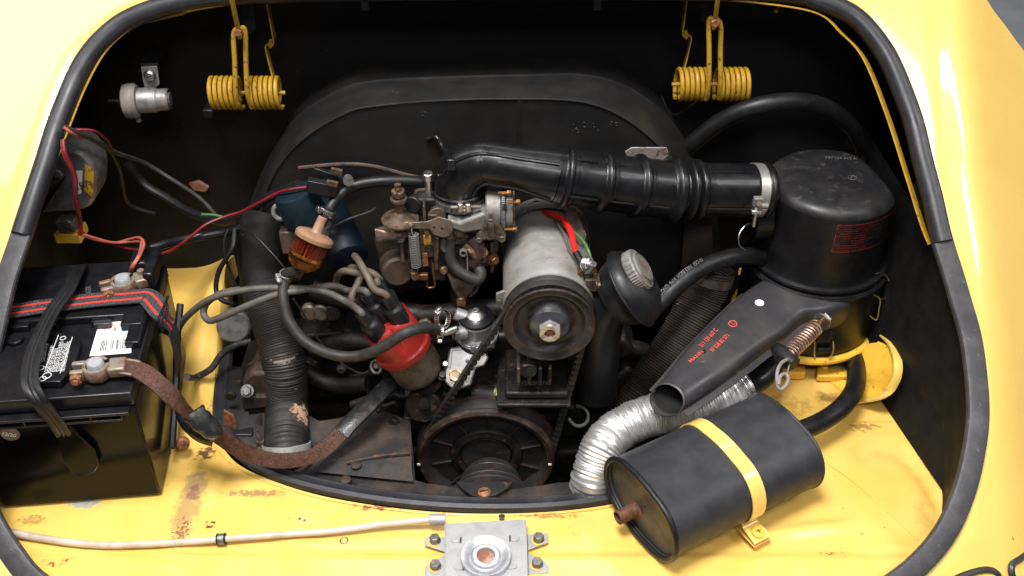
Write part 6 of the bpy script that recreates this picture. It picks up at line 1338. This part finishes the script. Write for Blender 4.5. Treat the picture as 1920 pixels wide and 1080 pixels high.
rings = [stad(k0 + ka * d_, s) for d_, s in ((.004, .93), (-.001, .95), (-.0022, .985), (-.001, 1.018), (.003, 1.02), (.006, 1.0), (Lk * .5, 1.0), (Lk - .008, 1.0), (Lk - .004, 1.015), (Lk, 1.01), (Lk + .003, .97))]
part('shell', G().loft(rings, cap=False), M['can'], kn, smooth=40)
part('end_plate', G().loft([stad(k0 + ka * .005, .935), stad(k0 + ka * .0065, .5), stad(k0 + ka * .0065, .02)], cap=False), M['canend'], kn, smooth=40)
part('end_plate', G().loft([stad(k1 + ka * .002, .98), stad(k1 + ka * .005, .5), stad(k1 + ka * .005, .02)], cap=False), M['can'], kn, smooth=40)
part('rolled_rim', G().tube([p for p in stad(k0 + ka * .0005, .992)], .0034, 10, closed=True), M['rubber'], kn)
part('rolled_rim', G().tube([p for p in stad(k1 - ka * .0005, .992)], .0024, 10, closed=True), M['can'], kn)
nz_ = PL(1192, 955, k0 + ka * .0065, ka)
part('nozzle', G().lathe([(.0105, 0), (.0082, .002), (.0078, .024), (.0066, .024), (.0062, .004), (0, .004)], nz_, -ka, 28), mat('rusty_nozzle', (.17, .075, .045), .55, .4, c2=(.08, .035, .025), sc2=140, bump=.5), kn)
g = G(); g.cyl(k0 + ka * .03 + kb * .052 + Z1 * .019, (Z1 * .5 + kb * .85), .0022, .0012, 10); part('rivet', g, M['pulley'], kn)
# strap
ks = thing('canister_strap', 'bright yellow steel strap clamping the charcoal canister down', 'strap', V(.26, .72, 0))
sc0 = k0 + ka * (Lk * .54)
def stp(s, off): return [p + ka * off for p in stad(sc0, s, 56)]
upper = [i for i in range(56) if -0.42 < math.sin(2 * PI * i / 56) or False]
order = sorted(range(56), key=lambda i: i); seq = [(i % 56) for i in range(-5, 34)]
sr = stad(sc0, 1.022); path_s = [sr[i] for i in seq]
part('strap_band', G().sweep(path_s, [(-.0006, -.0088), (.0009, -.0088), (.0009, .0088), (-.0006, .0088)], up=lambda i: (path_s[i] - sc0)), M['yellow'], ks)
e0 = path_s[0]; hh0 = e0 + kb * .0
tabp = [e0 + V(0, 0, .004), e0 + kb * .004 - Z1 * .002, e0 + kb * .014 - Z1 * .0035, e0 + kb * .026 - Z1 * .005]
part('strap_tab', G().sweep(cr(tabp, 4), lambda i, q: [(-.0007, -.0098 - .002 * q), (.0010, -.0098 - .002 * q), (.0010, .0098 + .002 * q), (-.0007, .0098 + .002 * q)], up=(Z1 + kb * .3)), M['yellow'], ks, bevel=.0006)
part('lower_tab', G().sweep(cr([e0 - Z1 * .010, e0 + kb * .010 - Z1 * .011, e0 + kb * .026 - Z1 * .011], 4), [(-.0007, -.011), (.0010, -.011), (.0010, .011), (-.0007, .011)], up=Z1), M['yellow'], ks, bevel=.0006)
bq = e0 + kb * .017 - Z1 * .002
g = G(); g.lathe([(.0072, 0), (.0070, .0018), (.0045, .0034), (0, .0038)], bq, Z1 + kb * .2, 20); s_ = part('screw', g, M['yellow_old'], ks)
for d_ in (ka, kb): part('slot', G().box(bq + Z1 * .0036, .0062, .0010, .0008, (d_, Z1.cross(d_), Z1)), M['ink'], s_)
g = G(); g.cyl(bq - Z1 * .024, Z1, .0028, .018, 10); part('screw_shank', g, M['rustbolt'], ks)

# ============================================================ lid latch on the rear lip
lt = thing('lid_latch', 'silver lid latch plate with round cup bolted to the lip', 'latch', Z(910, 1045, 0))
zl = .016
def LZ(x, y, z=zl): return Z(x, y, z)
pts_ = [LZ(835, 982), LZ(985, 974), LZ(988, 1000), LZ(990, 1130), LZ(836, 1130)]
part('plate', G().prism([p - Z1 * .0012 for p in pts_], Z1, .0012), M['plate'], lt, bevel=.0004)
for a, b in ((0, 1), (1, 3), (4, 0)):
    pa2, pb2 = pts_[a], pts_[b]; g = G(); g.prism([pa2 - Z1 * .0010, pb2 - Z1 * .0010, pb2 - Z1 * .013, pa2 - Z1 * .013], (pb2 - pa2).cross(Z1).normalized() * -1, .0010); part('plate_side', g, M['plate'], lt)
for pp_, hx in (([(796, 1007), (834, 1007), (834, 1034), (796, 1022)], (814, 1016)), ([(834, 1040), (834, 1082), (796, 1082), (797, 1062)], (815, 1064)), ([(989, 1002), (1027, 999), (1028, 1017), (989, 1031)], (1008, 1013)), ([(989, 1036), (1020, 1050), (1029, 1062), (1028, 1074), (989, 1076)], (1006, 1060))):
    q = [Z(x, y, .006) for x, y in pp_]; part('ear', G().prism([p - Z1 * .0014 for p in q], Z1, .0014), M['plate'], lt, bevel=.0005)
    c_ = Z(hx[0], hx[1], .0063); g = G(); g.cyl(c_, Z1, .0068, .0003, 18); part('ear_slot', g, M['yellow_old'], lt)
    g = G(); g.hexbolt(c_ + V(.001, .001, 0), V(random.uniform(-.1, .1), random.uniform(-.1, .1), 1), .0058, .0058, washer=.0062); part('bolt', g, M['boltgrey'], lt, bevel=.0004)
cc_ = LZ(911, 1047, zl + .0005)
part('cup', G().lathe([(.0265, -.001), (.0268, .004), (.0262, .0060), (.0235, .0058), (.0175, .0035), (.0165, .0030), (.0150, .0060), (.0135, .0064), (.0098, .0058), (.0092, .003), (.0088, .0004)], cc_, Z1, 64), mat('machined_zinc', (.55, .56, .58), .34, .75, c2=(.42, .43, .45), sc2=60, bump=.05), lt, smooth=50)
g = G(); g.cyl(cc_ - Z1 * .0001, Z1, .0090, .0006, 28); part('cup_floor', g, mat('rusty_cup_floor', (.20, .08, .045), .6, .2, c2=(.42, .25, .18), sc2=70, lo=.42, hi=.55), lt)
for x, y, s in ((857, 1013, 1), (963, 1010, -1), (862, 1064, 1), (958, 1062, -1)):
    q = LZ(x, y, zl); g = G(); g.prism([q + V(-.004 * s, -.0035, .0002), q + V(.003 * s, -.0035, .0002), q + V(.003 * s, .0035, .0002), q + V(-.004 * s, .0035, .0002), q + V(-.0062 * s, .0015, .0002), q + V(-.0062 * s, -.0015, .0002)], Z1, .0009); part('stamped_tongue', g, M['plate'], lt, bevel=.0004)
    g = G(); g.box(q + V(.0040 * s, 0, .0003), .0016, .0078, .0006); part('tongue_slot', g, M['ink'], lt)
g = G(); g.cyl(Z(941, 973, .012), V(0, .3, 1), .0036, .004, 14); part('rivet', g, M['steel'], lt)
g = G(); g.cyl(Z(806, 974, .014), (Z(834, 974, .014) - Z(806, 974, .014)), .0062, .017, 28, ch=.0006); g.cyl(Z(833, 974, .014), X1, .0070, .001, 28); part('cable_ferrule', g, M['plate'], lt)
ct = solo('release_cable', G().tube(cr([Z(-60, 985, .012), Z(20, 998, .008), Z(60, 1006, .006), Z(140, 1018, .005), Z(210, 1022, .005), Z(320, 1018, .006), Z(415, 1011, .008), Z(520, 1003, .008), Z(620, 996, .007), Z(720, 983, .009), Z(790, 976, .013), Z(810, 974, .014)], 10), lambda i, q: .0042 - .0005 * ss(.2, .6, q), 14), M['tubeclear'], 'milky plastic release cable tube lying along the yellow floor', 'cable', loc=Z(415, 1011, 0))
tq = thing('cable_clip', 'small black clip gripping the milky cable tube', 'clip', Z(415, 1010, 0))
d_ = (Z(450, 1008, .008) - Z(380, 1013, .008)).normalized()
part('clip_band', G().lathe([(.0044, -.004), (.0062, -.004), (.0062, .004), (.0044, .004)], Z(415, 1011, .008), d_, 28), M['boltgrey'], tq)
for k in (-.004, .004):
    g = G(); g.torus(Z(415, 1011, .008) + d_ * k, d_, .0058, .0010, 28, 8); part('clip_edge', g, M['rubber'], tq)
